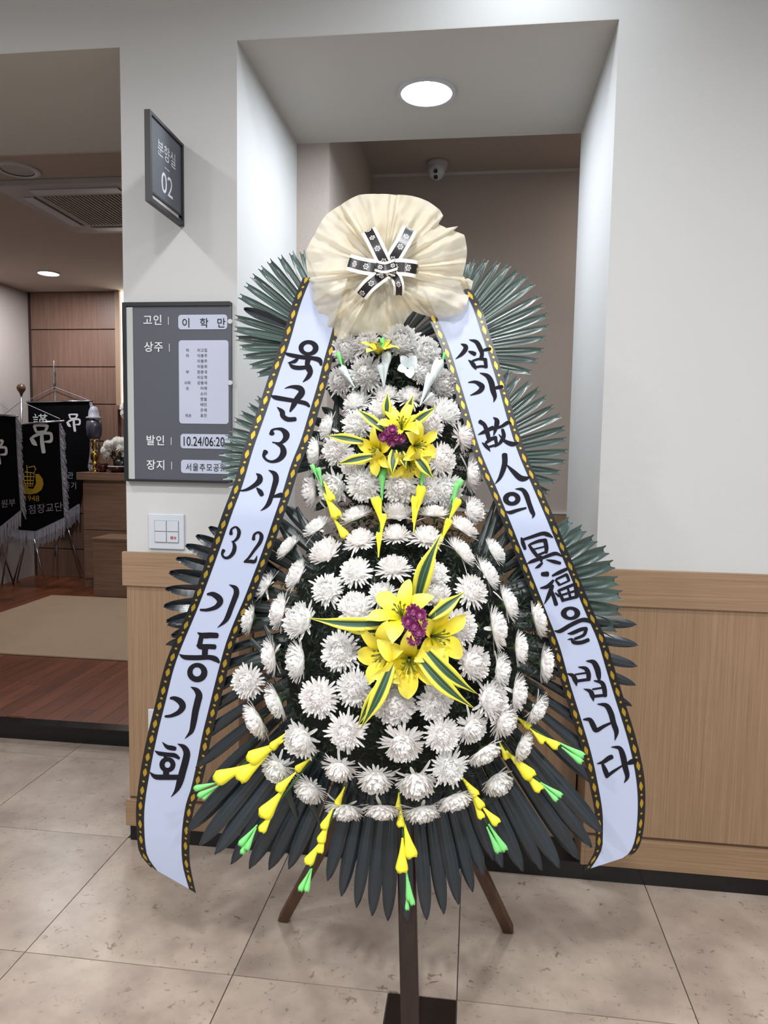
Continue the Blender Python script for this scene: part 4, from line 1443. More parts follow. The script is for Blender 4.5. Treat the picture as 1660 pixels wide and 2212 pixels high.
def lily(x, y, R, ang, th, spin, off, label, npet=6, shade=1.0):
    P = wp(x, y, off)
    n = facing(P, math.radians(ang), math.radians(th))
    sc = R * m_per_px(P)
    M3 = frame_to(n, math.radians(spin))
    o = bpy.data.objects.new('lily', None)
    o.empty_display_size = 0.02
    COL.objects.link(o)
    o.matrix_world = Matrix.Translation(P - n * sc * 0.3) @ (M3 * sc).to_4x4()
    tag(o, label, 'flower', 'yellow lilies in the wreath')
    for k in range(npet):
        p = bpy.data.objects.new('petal', PET[k % 2 if npet == 6 else 2])
        COL.objects.link(p)
        p.parent = o
        p.rotation_euler = (0, 0, k * 2 * PI / npet + rm.uniform(-0.12, 0.12))
        p.scale = (1, 1, 1 + 0.12 * (k % 2))
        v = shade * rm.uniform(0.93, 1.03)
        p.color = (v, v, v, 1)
    s = bpy.data.objects.new('stamens', STAM)
    COL.objects.link(s)
    s.parent = o
    return o


lily(866, 1322, 78, 110, 38, 20, 0.245, 'yellow lily at the top of the lower lily cluster, left of the purple bloom')
lily(948, 1375, 82, -5, 42, 10, 0.245, 'yellow lily on the right of the lower cluster beside the purple bloom')
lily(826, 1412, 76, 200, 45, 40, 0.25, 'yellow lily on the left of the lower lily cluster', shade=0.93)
lily(884, 1432, 84, 265, 25, 30, 0.265, 'yellow lily at the bottom of the lower lily cluster, facing forward')
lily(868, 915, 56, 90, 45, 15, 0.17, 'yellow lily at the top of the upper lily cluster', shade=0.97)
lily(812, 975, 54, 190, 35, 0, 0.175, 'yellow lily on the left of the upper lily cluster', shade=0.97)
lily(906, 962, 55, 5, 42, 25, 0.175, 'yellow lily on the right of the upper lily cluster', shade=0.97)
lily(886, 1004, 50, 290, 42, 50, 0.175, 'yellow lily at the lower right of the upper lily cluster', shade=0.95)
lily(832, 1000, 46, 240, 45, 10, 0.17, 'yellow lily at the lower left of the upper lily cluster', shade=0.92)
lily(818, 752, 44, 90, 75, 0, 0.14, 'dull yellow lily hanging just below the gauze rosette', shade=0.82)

# ---- purple blooms
M_pur, nt, b = new_mat('purple_petal')
uvn = nt.nodes.new('ShaderNodeUVMap')
sx_ = nt.nodes.new('ShaderNodeSeparateXYZ')
nt.links.new(uvn.outputs['UV'], sx_.inputs['Vector'])
cr = nt.nodes.new('ShaderNodeValToRGB')
cr.color_ramp.elements[0].color = lin((196, 140, 170))
cr.color_ramp.elements[1].position = 0.45
cr.color_ramp.elements[1].color = lin((104, 10, 74))
nt.links.new(sx_.outputs['X'], cr.inputs['Fac'])
nt.links.new(cr.outputs['Color'], b.inputs['Base Color'])
b.inputs['Roughness'].default_value = 0.5


def purple(x, y, off, spots, rpx, label):
    P = wp(x, y, off)
    o = thing('purple_bloom', P, label, 'flower')
    rnd = random.Random(int(x))
    for sx0, sy0 in spots:
        c = wp(x + sx0, y + sy0, off + rnd.uniform(0, 0.012))
        n = facing(c, math.atan2(-sy0, sx0 + 0.01), 0.5 * rnd.random())
        M3 = frame_to(n, rnd.random() * 6)
        s = rpx * m_per_px(c)
        mb = MB()
        for lay, (cnt, el, L) in enumerate(((12, 0.15, 1.0), (9, 0.7, 0.8))):
            for k in range(cnt):
                a = 2 * PI * k / cnt + rnd.uniform(-0.1, 0.1)
                d = Vector((math.cos(a) * math.cos(el), math.sin(a) * math.cos(el), math.sin(el)))
                sd = Vector((-math.sin(a), math.cos(a), 0))
                rows = [[c + (M3 @ (d * (L * t) + sd * (ss * wv))) * s for ss in (-1, 1)] for t, wv in ((0.05, 0.05), (0.5, 0.17), (0.85, 0.19), (1.0, 0.06))]
                mb.grid(rows, [[(t, 0), (t, 1)] for t in (0.0, 0.5, 0.85, 1.0)])
        mb.build('floret', M_pur, o)
    return o


purple(895, 1348, 0.29, [(-2, -28), (12, -20), (-12, -6), (14, -4), (0, 4), (-6, 20), (10, 16), (0, 32)], 17, 'purple bloom in the middle of the lower lily cluster')
purple(848, 944, 0.2, [(0, -16), (-18, 0), (6, 0), (18, 4), (0, 10), (-8, -8)], 13, 'small purple bloom in the middle of the upper lily cluster')
for px_, py_, r_, off in ((848, 962, 16, 0.17), (880, 1405, 12, 0.2)):
    pass

# ---- striped leaves
M_var, nt, b = new_mat('striped_leaf')
uvn = nt.nodes.new('ShaderNodeUVMap')
sx_ = nt.nodes.new('ShaderNodeSeparateXYZ')
nt.links.new(uvn.outputs['UV'], sx_.inputs['Vector'])
cr = nt.nodes.new('ShaderNodeValToRGB')
cr.color_ramp.interpolation = 'LINEAR'
E_ = cr.color_ramp.elements
E_[0].position = 0.0
E_[0].color = lin((226, 218, 70))
E_[1].position = 1.0
E_[1].color = lin((226, 218, 70))
for pos, c in ((0.22, (222, 216, 74)), (0.28, (52, 84, 58)), (0.45, (40, 68, 52)), (0.5, (92, 128, 96)), (0.55, (40, 68, 52)), (0.72, (52, 84, 58)), (0.78, (222, 216, 74))):
    E_.new(pos).color = lin(c)
nt.links.new(sx_.outputs['Y'], cr.inputs['Fac'])
nt.links.new(cr.outputs['Color'], b.inputs['Base Color'])
b.inputs['Roughness'].default_value = 0.4


def vleaf(x0, y0, x1, y1, wpx, off0, off1, label, bend=0.0):
    A, B = wp(x0, y0, off0), wp(x1, y1, off1)
    d = B - A
    L = d.length
    e1 = d.normalized()
    n = Vector((0, -1, 0.1))
    n = (n - e1 * n.dot(e1)).normalized()
    e2 = n.cross(e1)
    wd = wpx * m_per_px(A) * 0.5
    rows, uvs = [], []
    N = 12
    for i in range(N + 1):
        t = i / N
        wv = wd * (0.55 + 0.45 * math.sin(PI * min(1, t / 0.8))) * (1 if t < 0.45 else max(0.02, 1 - ((t - 0.45) / 0.55) ** 1.8))
        row, uv = [], []
        c = A + e1 * (L * t) + n * (0.10 * L * math.sin(PI * t)) + e2 * (bend * L * math.sin(PI * t))
        for j in range(7):
            s = -1 + j / 3
            row.append(c + e2 * (s * wv) + n * (0.35 * wv * (abs(s) - 0.5)))
            uv.append((t, j / 6))
        rows.append(row)
        uvs.append(uv)
    o = MB().grid(rows, uvs).build('striped_leaf', M_var, smooth=True)
    md = o.modifiers.new('thick', 'SOLIDIFY')
    md.thickness = 0.0012
    return tag(o, label, 'leaf', 'striped leaves around the lilies')


vleaf(902, 1300, 955, 1150, 38, 0.2, 0.24, 'striped leaf standing upright above the lower lily cluster', 0.04)
vleaf(930, 1335, 1006, 1277, 30, 0.26, 0.24, 'striped leaf pointing to the upper right of the lower lily cluster')
vleaf(840, 1345, 664, 1334, 30, 0.235, 0.25, 'long striped leaf pointing left from the lower lily cluster', 0.03)
vleaf(815, 1365, 716, 1345, 24, 0.23, 0.235, 'shorter striped leaf lying below the long left-pointing one')
vleaf(918, 1400, 1034, 1500, 34, 0.275, 0.24, 'striped leaf pointing lower right, the upper one of two', -0.03)
vleaf(902, 1415, 1028, 1532, 34, 0.28, 0.25, 'striped leaf pointing lower right, the lower one of two', -0.03)
vleaf(848, 1430, 778, 1576, 34, 0.27, 0.25, 'striped leaf pointing down left from the lower lily cluster', 0.03)
vleaf(826, 1470, 772, 1570, 24, 0.25, 0.225, 'narrow striped leaf behind the one pointing down left')
vleaf(832, 930, 772, 884, 22, 0.17, 0.16, 'striped leaf pointing to the upper left of the upper lily cluster')
vleaf(785, 954, 704, 941, 22, 0.17, 0.16, 'striped leaf pointing left from the upper lily cluster')
vleaf(806, 985, 728, 1003, 22, 0.18, 0.16, 'striped leaf pointing lower left from the upper lily cluster')
vleaf(852, 972, 848, 1028, 24, 0.195, 0.2, 'striped leaf hanging straight down in the upper lily cluster')
vleaf(868, 976, 878, 1014, 18, 0.19, 0.195, 'small curled striped leaf right of the straight hanging one')
vleaf(898, 985, 938, 1036, 24, 0.185, 0.17, 'striped leaf pointing lower right from the upper lily cluster')
vleaf(888, 918, 946, 878, 22, 0.16, 0.17, 'striped leaf pointing to the upper right of the upper lily cluster')
vleaf(836, 900, 838, 846, 20, 0.15, 0.16, 'striped leaf pointing straight up above the upper lily cluster')
vleaf(878, 900, 894, 852, 20, 0.14, 0.15, 'dark striped leaf tip behind the top lily of the upper cluster')

# ---- gladiolus sprays
M_gy = mat('glad_yellow', (246, 234, 58), 0.5, k=1.0)
M_gg = mat('glad_green', (120, 206, 116), 0.5, k=1.0)
M_gw = mat('glad_white', (206, 216, 216), 0.5, k=1.0)
M_gs = mat('glad_stem', (60, 104, 56), 0.5)


def floret_mesh(m, flare):
    rows = []
    N, K = 10, 10
    for i in range(N + 1):
        t = i / N
        r = 0.035 + flare * (t ** 1.5) * (1 if t < 0.8 else math.sqrt(max(0.1, 1 - ((t - 0.8) / 0.24) ** 2)))
        row = []
        for k in range(K + 1):
            a = 2 * PI * k / K
            x = t + (0.03 * math.cos(3 * a) if i == N else 0)
            row.append((x, r * math.cos(a), 0.75 * r * math.sin(a)))
        rows.append(row)
    # fold the mouth inwards a little
    rows.append([(x - 0.04, y * 0.3, z * 0.3) for x, y, z in rows[-1]])
    return MB().grid(rows).mesh('floret', m, True)


FY, FG, FW = floret_mesh(M_gy, 0.215), floret_mesh(M_gg, 0.15), floret_mesh(M_gw, 0.2)


def put_floret(me, a, t, off, parent, name, fat=1.0):
    A, B = wp(a[0], a[1], off), wp(t[0], t[1], off + 0.006)
    e1 = B - A
    L = e1.length
    e1.normalize()
    n = Vector((0, -1, 0))
    n = (n - e1 * n.dot(e1)).normalized()
    e2 = n.cross(e1)
    M = Matrix(((e1.x * L, e2.x * L * fat, n.x * L * fat, A.x), (e1.y * L, e2.y * L * fat, n.y * L * fat, A.y), (e1.z * L, e2.z * L * fat, n.z * L * fat, A.z), (0, 0, 0, 1)))
    return inst(name, me, M, parent)


def spray(fl_, gr_, stem, off, label, me=None, cat='flower'):
    P = wp(stem[0][0], stem[0][1], off)
    o = thing('gladiolus_spray', P, label, cat, 'artificial gladiolus sprays in the wreath')
    MB().tube([wp(x, y, off - 0.004) for x, y in stem], 0.0028, 6).build('stem', M_gs, o, smooth=True)
    for i, f in enumerate(fl_):
        put_floret(me or FY, f[0], f[1], off + 0.003 * (i % 2), o, 'floret', f[2] if len(f) > 2 else 1.0)
    for i, f in enumerate(gr_):
        put_floret(FG, f[0], f[1], off + 0.004 * (i % 2), o, 'bud', 0.9)
    return o


BO = 0.07
spray([((622, 1580), (586, 1616)), ((612, 1600), (538, 1642), 1.0), ((580, 1630), (516, 1682)), ((545, 1650), (466, 1684))], [((472, 1690), (420, 1704)), ((474, 1696), (428, 1720)), ((468, 1700), (438, 1726))], [(640, 1570), (470, 1692)], BO, 'yellow gladiolus spray with green tip, first from left along the bottom')
spray([((674, 1636), (640, 1664)), ((640, 1668), (600, 1708)), ((616, 1702), (568, 1764), 1.15), ((592, 1752), (564, 1796))], [((556, 1782), (518, 1826)), ((554, 1788), (532, 1836)), ((548, 1800), (522, 1844))], [(690, 1620), (548, 1800)], BO + 0.01, 'yellow gladiolus spray with green tip, second from left along the bottom')
spray([((745, 1700), (728, 1738)), ((720, 1745), (698, 1790)), ((712, 1770), (692, 1820)), ((696, 1815), (664, 1866), 1.0), ((704, 1800), (690, 1842))], [((672, 1876), (648, 1924)), ((674, 1876), (662, 1926))], [(748, 1690), (668, 1890)], BO + 0.02, 'yellow gladiolus spray with green tip, third from left along the bottom')
spray([((862, 1712), (860, 1750)), ((866, 1740), (866, 1786), 1.1), ((874, 1780), (890, 1852), 1.05), ((870, 1810), (868, 1884))], [((878, 1880), (886, 1946)), ((884, 1905), (892, 1955)), ((880, 1925), (880, 1966))], [(862, 1700), (884, 1930)], BO + 0.03, 'yellow gladiolus spray with green tip, hanging straight down at the bottom centre')
spray([((996, 1676), (1030, 1720)), ((1012, 1700), (1042, 1745)), ((1022, 1726), (1042, 1768)), ((1040, 1740), (1076, 1780), 1.1)], [((1056, 1780), (1092, 1838)), ((1052, 1786), (1078, 1842))], [(988, 1660), (1070, 1810)], BO + 0.02, 'yellow gladiolus spray with green tip, third from right along the bottom')
spray([((1080, 1604), (1096, 1640)), ((1094, 1622), (1150, 1680), 1.0), ((1128, 1662), (1168, 1708))], [((1168, 1690), (1214, 1720)), ((1172, 1696), (1204, 1730))], [(1076, 1600), (1180, 1702)], BO, 'yellow gladiolus spray with green tip, second from right along the bottom')
spray([((1112, 1546), (1146, 1572)), ((1144, 1572), (1176, 1604)), ((1160, 1584), (1206, 1614), 1.0)], [((1208, 1604), (1262, 1634)), ((1214, 1614), (1258, 1648))], [(1106, 1545), (1230, 1625)], BO - 0.01, 'yellow gladiolus spray with green tip, first from right along the bottom')
spray([((700, 1040), (718, 1082)), ((700, 1066), (730, 1118)), ((720, 1118), (748, 1160))], [((690, 1040), (674, 1004)), ((696, 1050), (688, 1010))], [(745, 1160), (690, 1030)], 0.12, 'yellow and green gladiolus spray, first from left below the upper lilies')
spray([((826, 1138), (812, 1074), 0.9), ((822, 1164), (830, 1110), 0.7), ((818, 1204), (820, 1150), 0.7)], [((826, 1080), (826, 1020)), ((824, 1070), (830, 1010))], [(818, 1200), (828, 1020)], 0.15, 'yellow and green gladiolus spray, second from left below the upper lilies')
spray([((898, 1120), (912, 1050), 0.8), ((892, 1128), (898, 1072), 0.8), ((894, 1150), (898, 1100), 0.6)], [((910, 1062), (914, 1010))], [(894, 1150), (913, 1020)], 0.15, 'yellow and green gladiolus spray, third from left below the upper lilies')
spray([((968, 1128), (992, 1078), 0.8), ((952, 1172), (972, 1122), 0.8), ((942, 1196), (956, 1156), 0.7)], [((974, 1082), (998, 1036)), ((978, 1092), (988, 1044))], [(944, 1196), (990, 1045)], 0.12, 'yellow and green gladiolus spray, fourth from left below the upper lilies')
spray([((768, 838), (738, 792), 0.8), ((764, 834), (748, 808), 0.8)], [((742, 798), (730, 762))], [(772, 846), (738, 775)], 0.11, 'pale white gladiolus spray at the left of the shaded top flowers', FW)
spray([((830, 834), (836, 760), 0.8), ((830, 838), (822, 788), 0.8), ((832, 815), (840, 770), 0.8)], [((828, 772), (826, 730))], [(830, 838), (828, 740)], 0.125, 'pale white gladiolus spray in the middle of the shaded top flowers', FW)
spray([((914, 862), (952, 778), 0.7), ((908, 876), (932, 808), 0.7), ((912, 872), (936, 850), 0.8)], [((954, 790), (962, 762))], [(908, 878), (958, 770)], 0.12, 'pale white gladiolus spray at the right of the shaded top flowers', FW)
P = wp(881, 796, 0.11)
wf = thing('white_silk_flower', P, 'flat white silk bloom with broad petals in the shaded top flowers', 'flower')
PETW = petal_mesh(0.36, 40, 5).copy()
PETW.materials.clear()
PETW.materials.append(M_gw)
n = facing(P, math.radians(60), 0.35)
for k in range(5):
    M = Matrix.Translation(P) @ (frame_to(n, k * 2 * PI / 5) * (30 * m_per_px(P))).to_4x4()
    inst('petal', PETW, M, wf)

# bouquet on the altar
bc = at(262, 975, 4.1)
bq = thing('altar_bouquet', (bc.x, 4.1, AT), 'white chrysanthemum bouquet on the altar beside the pillar edge', 'bouquet')
MB().lathe([(0.0, 0), (0.05, 0.0), (0.07, 0.06), (0.075, 0.12), (0.0, 0.11)], 14, (bc.x, 4.1, AT + 0.001)).build('pot', M_darkwood, bq, smooth=True)
rb = random.Random(4)
for k in range(22):
    a = PI * (0.08 + 0.84 * k / 21)
    r = rb.uniform(0.09, 0.155)
    c = Vector((bc.x + math.cos(a) * r * 0.95, 4.08 - rb.uniform(0, 0.07), AT + 0.12 + math.sin(a) * r * 1.25))
    nn = Vector((math.cos(a) * 0.7, -1, math.sin(a) * 0.7))
    ob = inst('bloom', MUMS[k % 4], Matrix.Translation(c) @ (frame_to(nn, k) * 0.042).to_4x4(), bq)
mb = MB()
for k in range(60):
    a = rb.uniform(0, PI)
    r = rb.uniform(0.02, 0.15)
    c = Vector((bc.x + math.cos(a) * r, 4.1 - rb.uniform(0, 0.06), AT + 0.1 + math.sin(a) * r))
    mb.add([c, c + Vector((0.012, -0.01, 0.02)), c + Vector((0.0, -0.012, 0.045)), c + Vector((-0.012, -0.01, 0.02))], [(0, 1, 2, 3)])
mb.build('greenery', M_fol, bq)
c = at(276, 885, 4.3)
ob = thing('hanging_white_bloom', (c.x, c.y, c.z), 'white bloom cluster above the altar bouquet by the pillar edge', 'flower')
for k in range(5):
    inst('bloom', MUMS[k % 4], Matrix.Translation(c + Vector((0.03 * math.cos(k * 1.3), -0.02, 0.045 * math.sin(k * 1.3)))) @ (frame_to(Vector((math.cos(k) * 0.4, -1, 0.3)), k) * 0.045).to_4x4(), ob)
MB().tube([c + Vector((0, 0.02, -0.02)), Vector((c.x + 0.01, c.y + 0.01, AT + 0.02))], 0.006, 6).build('stem', M_gs, ob)

# ------------------------------------------------------------------ printed ribbons
M_satin, nt, b = new_mat('white_satin')
b.inputs['Base Color'].default_value = lin((174, 183, 206))
b.inputs['Roughness'].default_value = 0.42
b.inputs['Specular IOR Level'].default_value = 0.35
M_border, nt, b = new_mat('black_gold_border')
uvn = nt.nodes.new('ShaderNodeUVMap')
sx_ = nt.nodes.new('ShaderNodeSeparateXYZ')
nt.links.new(uvn.outputs['UV'], sx_.inputs['Vector'])


def mnode(op, a, c=None, nt_=nt):
    m = nt_.nodes.new('ShaderNodeMath')
    m.operation = op
    for i, v in enumerate((a, c)):
        if v is None:
            continue
        if isinstance(v, (int, float)):
            m.inputs[i].default_value = v
        else:
            nt_.links.new(v, m.inputs[i])
    return m.outputs[0]


def diamond(u, v, period, phase, lenf, widf):
    fu = mnode('FRACT', mnode('ADD', mnode('DIVIDE', u, period), phase))
    du = mnode('DIVIDE', mnode('ABSOLUTE', mnode('SUBTRACT', fu, 0.5)), lenf)
    dv = mnode('DIVIDE', mnode('ABSOLUTE', mnode('SUBTRACT', v, 0.5)), widf)
    s = mnode('ADD', mnode('POWER', du, 1.3), mnode('POWER', dv, 1.3))
    return mnode('LESS_THAN', s, 1.0)


u_, v_ = sx_.outputs['X'], sx_.outputs['Y']
d1 = diamond(u_, v_, 0.092, 0.0, 0.125, 0.23)
d2 = diamond(u_, v_, 0.092, 0.46, 0.125, 0.23)
d3 = diamond(u_, v_, 0.092, 0.23, 0.035, 0.17)
d4 = diamond(u_, v_, 0.092, 0.73, 0.035, 0.17)
d5 = diamond(u_, v_, 0.0115, 0.0, 0.32, 0.1)
gold = mnode('MAXIMUM', mnode('MAXIMUM', d1, d2), mnode('MAXIMUM', d3, d4))
mx = nt.nodes.new('ShaderNodeMix')
mx.data_type = 'RGBA'
mx.inputs['A'].default_value = lin((14, 13, 14))
mx.inputs['B'].default_value = lin((186, 154, 50))
nt.links.new(gold, mx.inputs['Factor'])
nt.links.new(mx.outputs['Result'], b.inputs['Base Color'])
nt.links.new(mnode('MULTIPLY', gold, 0.7), b.inputs['Metallic'])
b.inputs['Roughness'].default_value = 0.3


def gR(x, z):
    y = -0.645 if z < 1.25 else -0.645 + 0.085 * min(1, (z - 1.25) / 0.5)
    if z < 0.42:
        y += 0.35 * (0.42 - z) ** 2
    return y


def resample(pts, n):
    c = cr_pts([tuple(p) for p in pts], 8)
    d = [0.0]
    for a, e in zip(c[:-1], c[1:]):
        d.append(d[-1] + math.hypot(e[0] - a[0], e[1] - a[1]))
    out = []
    j = 0
    for i in range(n):
        t = d[-1] * i / (n - 1)
        while j < len(d) - 2 and d[j + 1] < t:
            j += 1
        f = (t - d[j]) / max(1e-6, d[j + 1] - d[j])
        out.append((c[j][0] + (c[j + 1][0] - c[j][0]) * f, c[j][1] + (c[j + 1][1] - c[j][1]) * f))
    return out


def ribbon(Lp, Rp, groups, label, bw, split):
    n = 90
    A, B = resample(Lp, n), resample(Rp, n)
    top = atg(*A[0], gR)
    o = thing('printed_ribbon', top, label, 'ribbon', 'printed ribbons hanging on the wreath')

    def piece(v0, v1, k, off):
        rows, uvs = [], []
        u = 0.0
        prev = None
        for a, c in zip(A, B):
            row, uv = [], []
            for j in range(k + 1):
                s = v0 + (v1 - v0) * j / k
                p = atg(a[0] + (c[0] - a[0]) * s, a[1] + (c[1] - a[1]) * s, gR)
                p = p + Vector((0, -off, 0))
                row.append(p)
            mid = row[k // 2]
            if prev is not None:
                u += (mid - prev).length
            prev = mid
            rows.append(row)
            uvs.append([(u, j / k) for j in range(k + 1)])
        return MB().grid(rows, uvs)
    band = piece(bw * 0.7, 1 - bw * 0.7, 6, 0).build('satin_band', M_satin, o, smooth=True)
    piece(0, bw, 2, 0.0008).build('border', M_border, o, smooth=True)
    piece(1 - bw, 1, 2, 0.0008).build('border', M_border, o, smooth=True)
    for (ox, oy, s, strokes), counts in zip(groups, split):
        i = 0
        for cnt in counts:
            lt = MB()
            brush(lt, [(ox, oy, s, strokes[i:i + cnt])], lambda x, y, e: atg(x, y, gR) + Vector((0, -0.0012 - e * 0.3, 0)))
            lt.build('character', M_ink, band)
            i += cnt
        assert i == len(strokes), (i, len(strokes))
    return o


L_L = [(655, 600), (632, 656), (607, 741), (587, 795), (558, 882), (532, 954), (507, 1040), (481, 1110), (449, 1202), (414, 1298), (397, 1340), (360, 1427), (338, 1512), (320, 1584), (307, 1647), (297, 1716), (294, 1757), (297, 1817), (304, 1846), (326, 1873)]
L_R = [(770, 600), (748, 668), (733, 727), (720, 774), (706, 832), (688, 893), (670, 954), (648, 1007), (630, 1065), (612, 1119), (590, 1184), (568, 1242), (545, 1300), (525, 1345), (506, 1396), (488, 1467), (472, 1532), (457, 1593), (447, 1647), (432, 1711), (420, 1745), (411, 1805), (411, 1865), (424, 1929)]
R_L = [(895, 612), (928, 690), (954, 751), (974, 815), (996, 888), (1023, 978), (1061, 1066), (1102, 1168), (1135, 1250), (1167, 1332), (1192, 1399), (1214, 1479), (1238, 1556), (1261, 1634), (1277, 1709), (1286, 1761), (1287, 1815), (1284, 1841), (1261, 1881)]
R_R = [(1008, 600), (1020, 629), (1039, 660), (1055, 711), (1073, 765), (1095, 837), (1115, 910), (1137, 978), (1167, 1048), (1198, 1119), (1225, 1185), (1251, 1246), (1284, 1324), (1309, 1380), (1329, 1446), (1350, 1514), (1374, 1592), (1390, 1662), (1395, 1721), (1391, 1791), (1379, 1834), (1360, 1849)]
ribbon(L_L, L_R, LEFT_TXT, 'left white satin ribbon with black brush lettering and the numbers 3 and 32', 0.15, [(5, 3, 2), (4, 2, 2, 2), (6, 2, 7)])
ribbon(R_L, R_R, RIGHT_TXT, 'right white satin ribbon with black brush lettering of mixed Korean and Chinese characters', 0.15, [(8, 3, 10), (2, 3, 11, 16, 5), (9, 2, 5)])

# ------------------------------------------------------------------ gauze rosette with bow
M_gauze, nt, b = new_mat('cream_gauze')
out = nt.nodes['Material Output']
tc = nt.nodes.new('ShaderNodeTexCoord')
nz = nt.nodes.new('ShaderNodeTexNoise')
nz.inputs['Scale'].default_value = 26
nz.inputs['Detail'].default_value = 5
nt.links.new(tc.outputs['Object'], nz.inputs['Vector'])
cr = nt.nodes.new('ShaderNodeValToRGB')
cr.color_ramp.elements[0].position = 0.3
cr.color_ramp.elements[0].color = lin((244, 232, 204))
cr.color_ramp.elements[1].position = 0.7
cr.color_ramp.elements[1].color = lin((247, 240, 222))
nt.links.new(nz.outputs['Fac'], cr.inputs['Fac'])
df = nt.nodes.new('ShaderNodeBsdfDiffuse')
tl = nt.nodes.new('ShaderNodeBsdfTranslucent')
tp = nt.nodes.new('ShaderNodeBsdfTransparent')
bpn = nt.nodes.new('ShaderNodeBump')
bpn.inputs['Strength'].default_value = 0.25
bpn.inputs['Distance'].default_value = 0.006
nt.links.new(nz.outputs['Fac'], bpn.inputs['Height'])
nt.links.new(bpn.outputs['Normal'], df.inputs['Normal'])
for nd in (df, tl):
    nt.links.new(cr.outputs['Color'], nd.inputs['Color'])
m1 = nt.nodes.new('ShaderNodeMixShader')
m1.inputs[0].default_value = 0.45
nt.links.new(df.outputs[0], m1.inputs[1])
nt.links.new(tl.outputs[0], m1.inputs[2])
m2 = nt.nodes.new('ShaderNodeMixShader')
m2.inputs[0].default_value = 0.3
nt.links.new(m1.outputs[0], m2.inputs[1])
nt.links.new(tp.outputs[0], m2.inputs[2])
nt.links.new(m2.outputs[0], out.inputs['Surface'])

OUTL = [(85, 560), (160, 420), (250, 260), (380, 170), (530, 85), (700, 76), (850, 84), (1000, 94), (1130, 140), (1230, 215), (1258, 265), (1215, 335), (1290, 372), (1340, 388), (1400, 350), (1440, 430), (1460, 560), (1440, 700), (1420, 785), (1512, 822), (1482, 930), (1430, 1080), (1300, 1125), (1200, 1132), (1080, 1108), (1000, 1072), (950, 1130), (900, 1210), (860, 1290), (826, 1362), (770, 1310), (690, 1262), (580, 1275), (480, 1292), (370, 1318), (310, 1250), (240, 1150), (180, 1060), (140, 960), (110, 850), (100, 750), (84, 650)]
OUTL = [(640 + x / 3.952, 400 + y / 3.952) for x, y in OUTL]
GC = (830, 582)
pol = sorted((math.atan2(-(y - GC[1]), x - GC[0]) % (2 * PI), math.hypot(x - GC[0], y - GC[1])) for x, y in OUTL)


def rad_at(a):
    a %= 2 * PI
    for i in range(len(pol)):
        a0, r0 = pol[i - 1]
        a1, r1 = pol[i]
        if i == 0:
            a0 -= 2 * PI
        if a0 <= a <= a1:
            return r0 + (r1 - r0) * (a - a0) / max(1e-6, a1 - a0)
    a0, r0 = pol[-1]
    a1, r1 = pol[0]
    return r0 + (r1 - r0) * (a - a0) / max(1e-6, a1 + 2 * PI - a0)


gz = thing('gauze_rosette', wp(GC[0], GC[1], 0.1), 'pleated cream gauze rosette wrapped over the top of the wreath', 'gauze rosette')
NT, NR = 360, 20


def tri(x):
    return 2 / PI * math.asin(0.97 * math.sin(x))


rows = []
for i in range(NR + 1):
    t = i / NR
    row = []
    for k in range(NT + 1):
        a = 2 * PI * k / NT
        r = max(6, rad_at(a) * t)
        ph = noise.noise(Vector((math.cos(a) * 3.2, math.sin(a) * 3.2, 0.3))) * 5
        ak = 0.5 + 0.9 * abs(noise.noise(Vector((math.cos(a) * 2, math.sin(a) * 2, 7.7))))
        pleat = tri(8 * a + ph * 1.5) * 0.75 * ak + math.sin(13 * a - ph * 2.2 + 1.3) * 0.35 + 0.35 * tri(31 * a + ph * 3) * max(0, 1 - 1.5 * t)
        amp = 0.027 * min(1.0, t * 2.0) * (1.0 - 0.25 * t)
        crump = (noise.noise(Vector((math.cos(a) * r * 0.022, math.sin(a) * r * 0.022, 4.0))) * 0.035 + noise.noise(Vector((math.cos(a) * r * 0.07, math.sin(a) * r * 0.07, 9.0))) * 0.012) * t
        off = 0.115 - 0.018 * math.cos(PI * min(1, t * 1.3)) + 0.03 * math.sin(PI * t) - 0.05 * t ** 3 + pleat * amp + crump
        aa = a + 0.012 * pleat * t
        row.append(wp(GC[0] + r * math.cos(aa), GC[1] - r * math.sin(aa), off))
    rows.append(row)
MB().grid(rows).build('gauze', M_gauze, gz, smooth=True)
# a second, smaller crumpled layer
rows = []
for i in range(9):
    t = i / 8
    row = []
    for k in range(161):
        a = 2 * PI * k / 160
        r = max(5, rad_at(a) * (0.62 + 0.16 * math.sin(3 * a + 1)) * t)
        off = 0.14 + 0.012 * math.sin(17 * a + 2 * math.sin(2 * a)) * t + 0.02 * math.sin(PI * t) - 0.02 * t
        row.append(wp(GC[0] + r * math.cos(a), GC[1] - r * math.sin(a), off))
    rows.append(row)

# bow: black printed band on white satin
M_bow, nt, b = new_mat('bow_ribbon')
uvn = nt.nodes.new('ShaderNodeUVMap')
sx_ = nt.nodes.new('ShaderNodeSeparateXYZ')
nt.links.new(uvn.outputs['UV'], sx_.inputs['Vector'])
_nt = nt


def mn(op, a, c=None):
    return mnode(op, a, c, _nt)


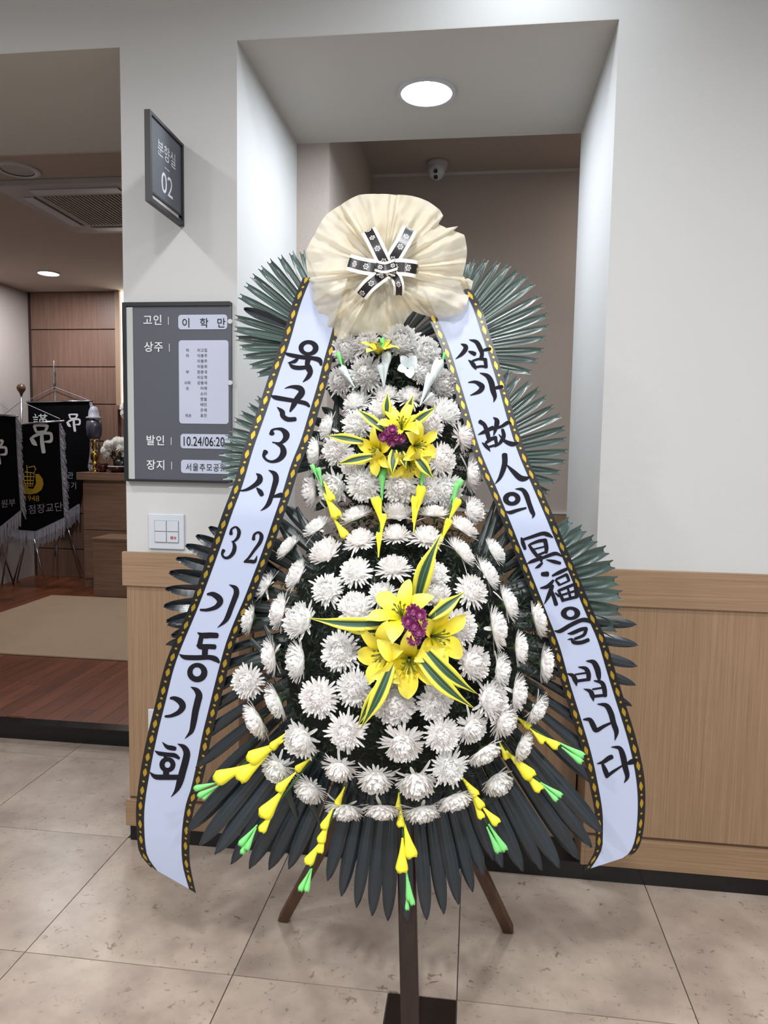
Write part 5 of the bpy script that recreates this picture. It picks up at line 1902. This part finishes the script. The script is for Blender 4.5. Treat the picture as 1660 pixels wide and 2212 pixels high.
u_, v_ = sx_.outputs['X'], sx_.outputs['Y']
inband = mn('LESS_THAN', mn('ABSOLUTE', mn('SUBTRACT', v_, 0.5)), 0.29)
fu = mn('MULTIPLY', mn('SUBTRACT', mn('FRACT', mn('DIVIDE', u_, 0.032)), 0.5), 0.032)
fv = mn('MULTIPLY', mn('SUBTRACT', v_, 0.5), 0.034)
rad = mn('SQRT', mn('ADD', mn('MULTIPLY', fu, fu), mn('MULTIPLY', fv, fv)))
ang_ = mn('ARCTAN2', fv, fu)
rmod = mn('ADD', 0.0048, mn('MULTIPLY', mn('COSINE', mn('MULTIPLY', ang_, 6.0)), 0.0012))
ringm = mn('LESS_THAN', mn('ABSOLUTE', mn('SUBTRACT', rad, rmod)), 0.0009)
dotm = mn('LESS_THAN', rad, 0.0012)
pr = mn('MAXIMUM', ringm, dotm)
blackm = mn('MULTIPLY', inband, mn('SUBTRACT', 1.0, pr))
mx = nt.nodes.new('ShaderNodeMix')
mx.data_type = 'RGBA'
mx.inputs['A'].default_value = lin((232, 228, 220))
mx.inputs['B'].default_value = lin((26, 22, 22))
nt.links.new(blackm, mx.inputs['Factor'])
nt.links.new(mx.outputs['Result'], b.inputs['Base Color'])
b.inputs['Roughness'].default_value = 0.35

bw_o = thing('ribbon_bow', wp(832, 585, 0.2), 'black and white patterned ribbon bow in the middle of the gauze rosette', 'bow')


def bow_piece(path, wpx, name, loop=False, lift=0.02, base=0.165):
    c = cr_pts([(x, y, 0) for x, y in path], 8)
    seq = [(p[0], p[1]) for p in c]
    n = len(seq)
    rows, uvs = [], []
    u = 0.0
    prev = None

    def add(seq_, offs):
        nonlocal u, prev
        for i, (x, y) in enumerate(seq_):
            a, e = seq_[max(0, i - 1)], seq_[min(len(seq_) - 1, i + 1)]
            dx, dy = e[0] - a[0], e[1] - a[1]
            L = math.hypot(dx, dy) or 1
            if offs[2]:
                dx, dy = -dx, -dy
            nx, ny = -dy / L * wpx / 2, dx / L * wpx / 2
            t = i / (len(seq_) - 1)
            off = offs[0] + (offs[1] - offs[0]) * t + lift * math.sin(PI * t)
            row = [wp(x + nx * s, y + ny * s, off) for s in (-1, -0.5, 0, 0.5, 1)]
            if prev is not None:
                u += (row[2] - prev).length
            prev = row[2]
            rows.append(row)
            uvs.append([(u, j / 4) for j in range(5)])
    add(seq, (base + 0.015, base + 0.012, False))
    if loop:
        back = seq[::-1]
        lift = -0.004
        add(back, (base, base, True))
    o = MB().grid(rows, uvs).build(name, M_bow, bw_o, smooth=True)
    return o


bow_piece([(836, 578), (820, 545), (806, 516), (796, 497)], 33, 'loop', True)
bow_piece([(842, 572), (858, 545), (873, 520), (886, 494)], 33, 'loop', True)
bow_piece([(832, 580), (806, 578), (778, 573), (753, 566)], 36, 'loop', True)
bow_piece([(846, 578), (866, 577), (886, 579), (902, 582)], 37, 'loop', True)
bow_piece([(832, 590), (815, 602), (796, 618), (779, 638)], 32, 'tail')
bow_piece([(842, 590), (856, 600), (862, 618), (862, 638)], 24, 'tail')
bow_piece([(812, 574), (832, 578), (856, 571)], 24, 'knot', base=0.19, lift=0.012)
bow_piece([(812, 588), (832, 583), (856, 590)], 16, 'knot', base=0.186, lift=0.014)
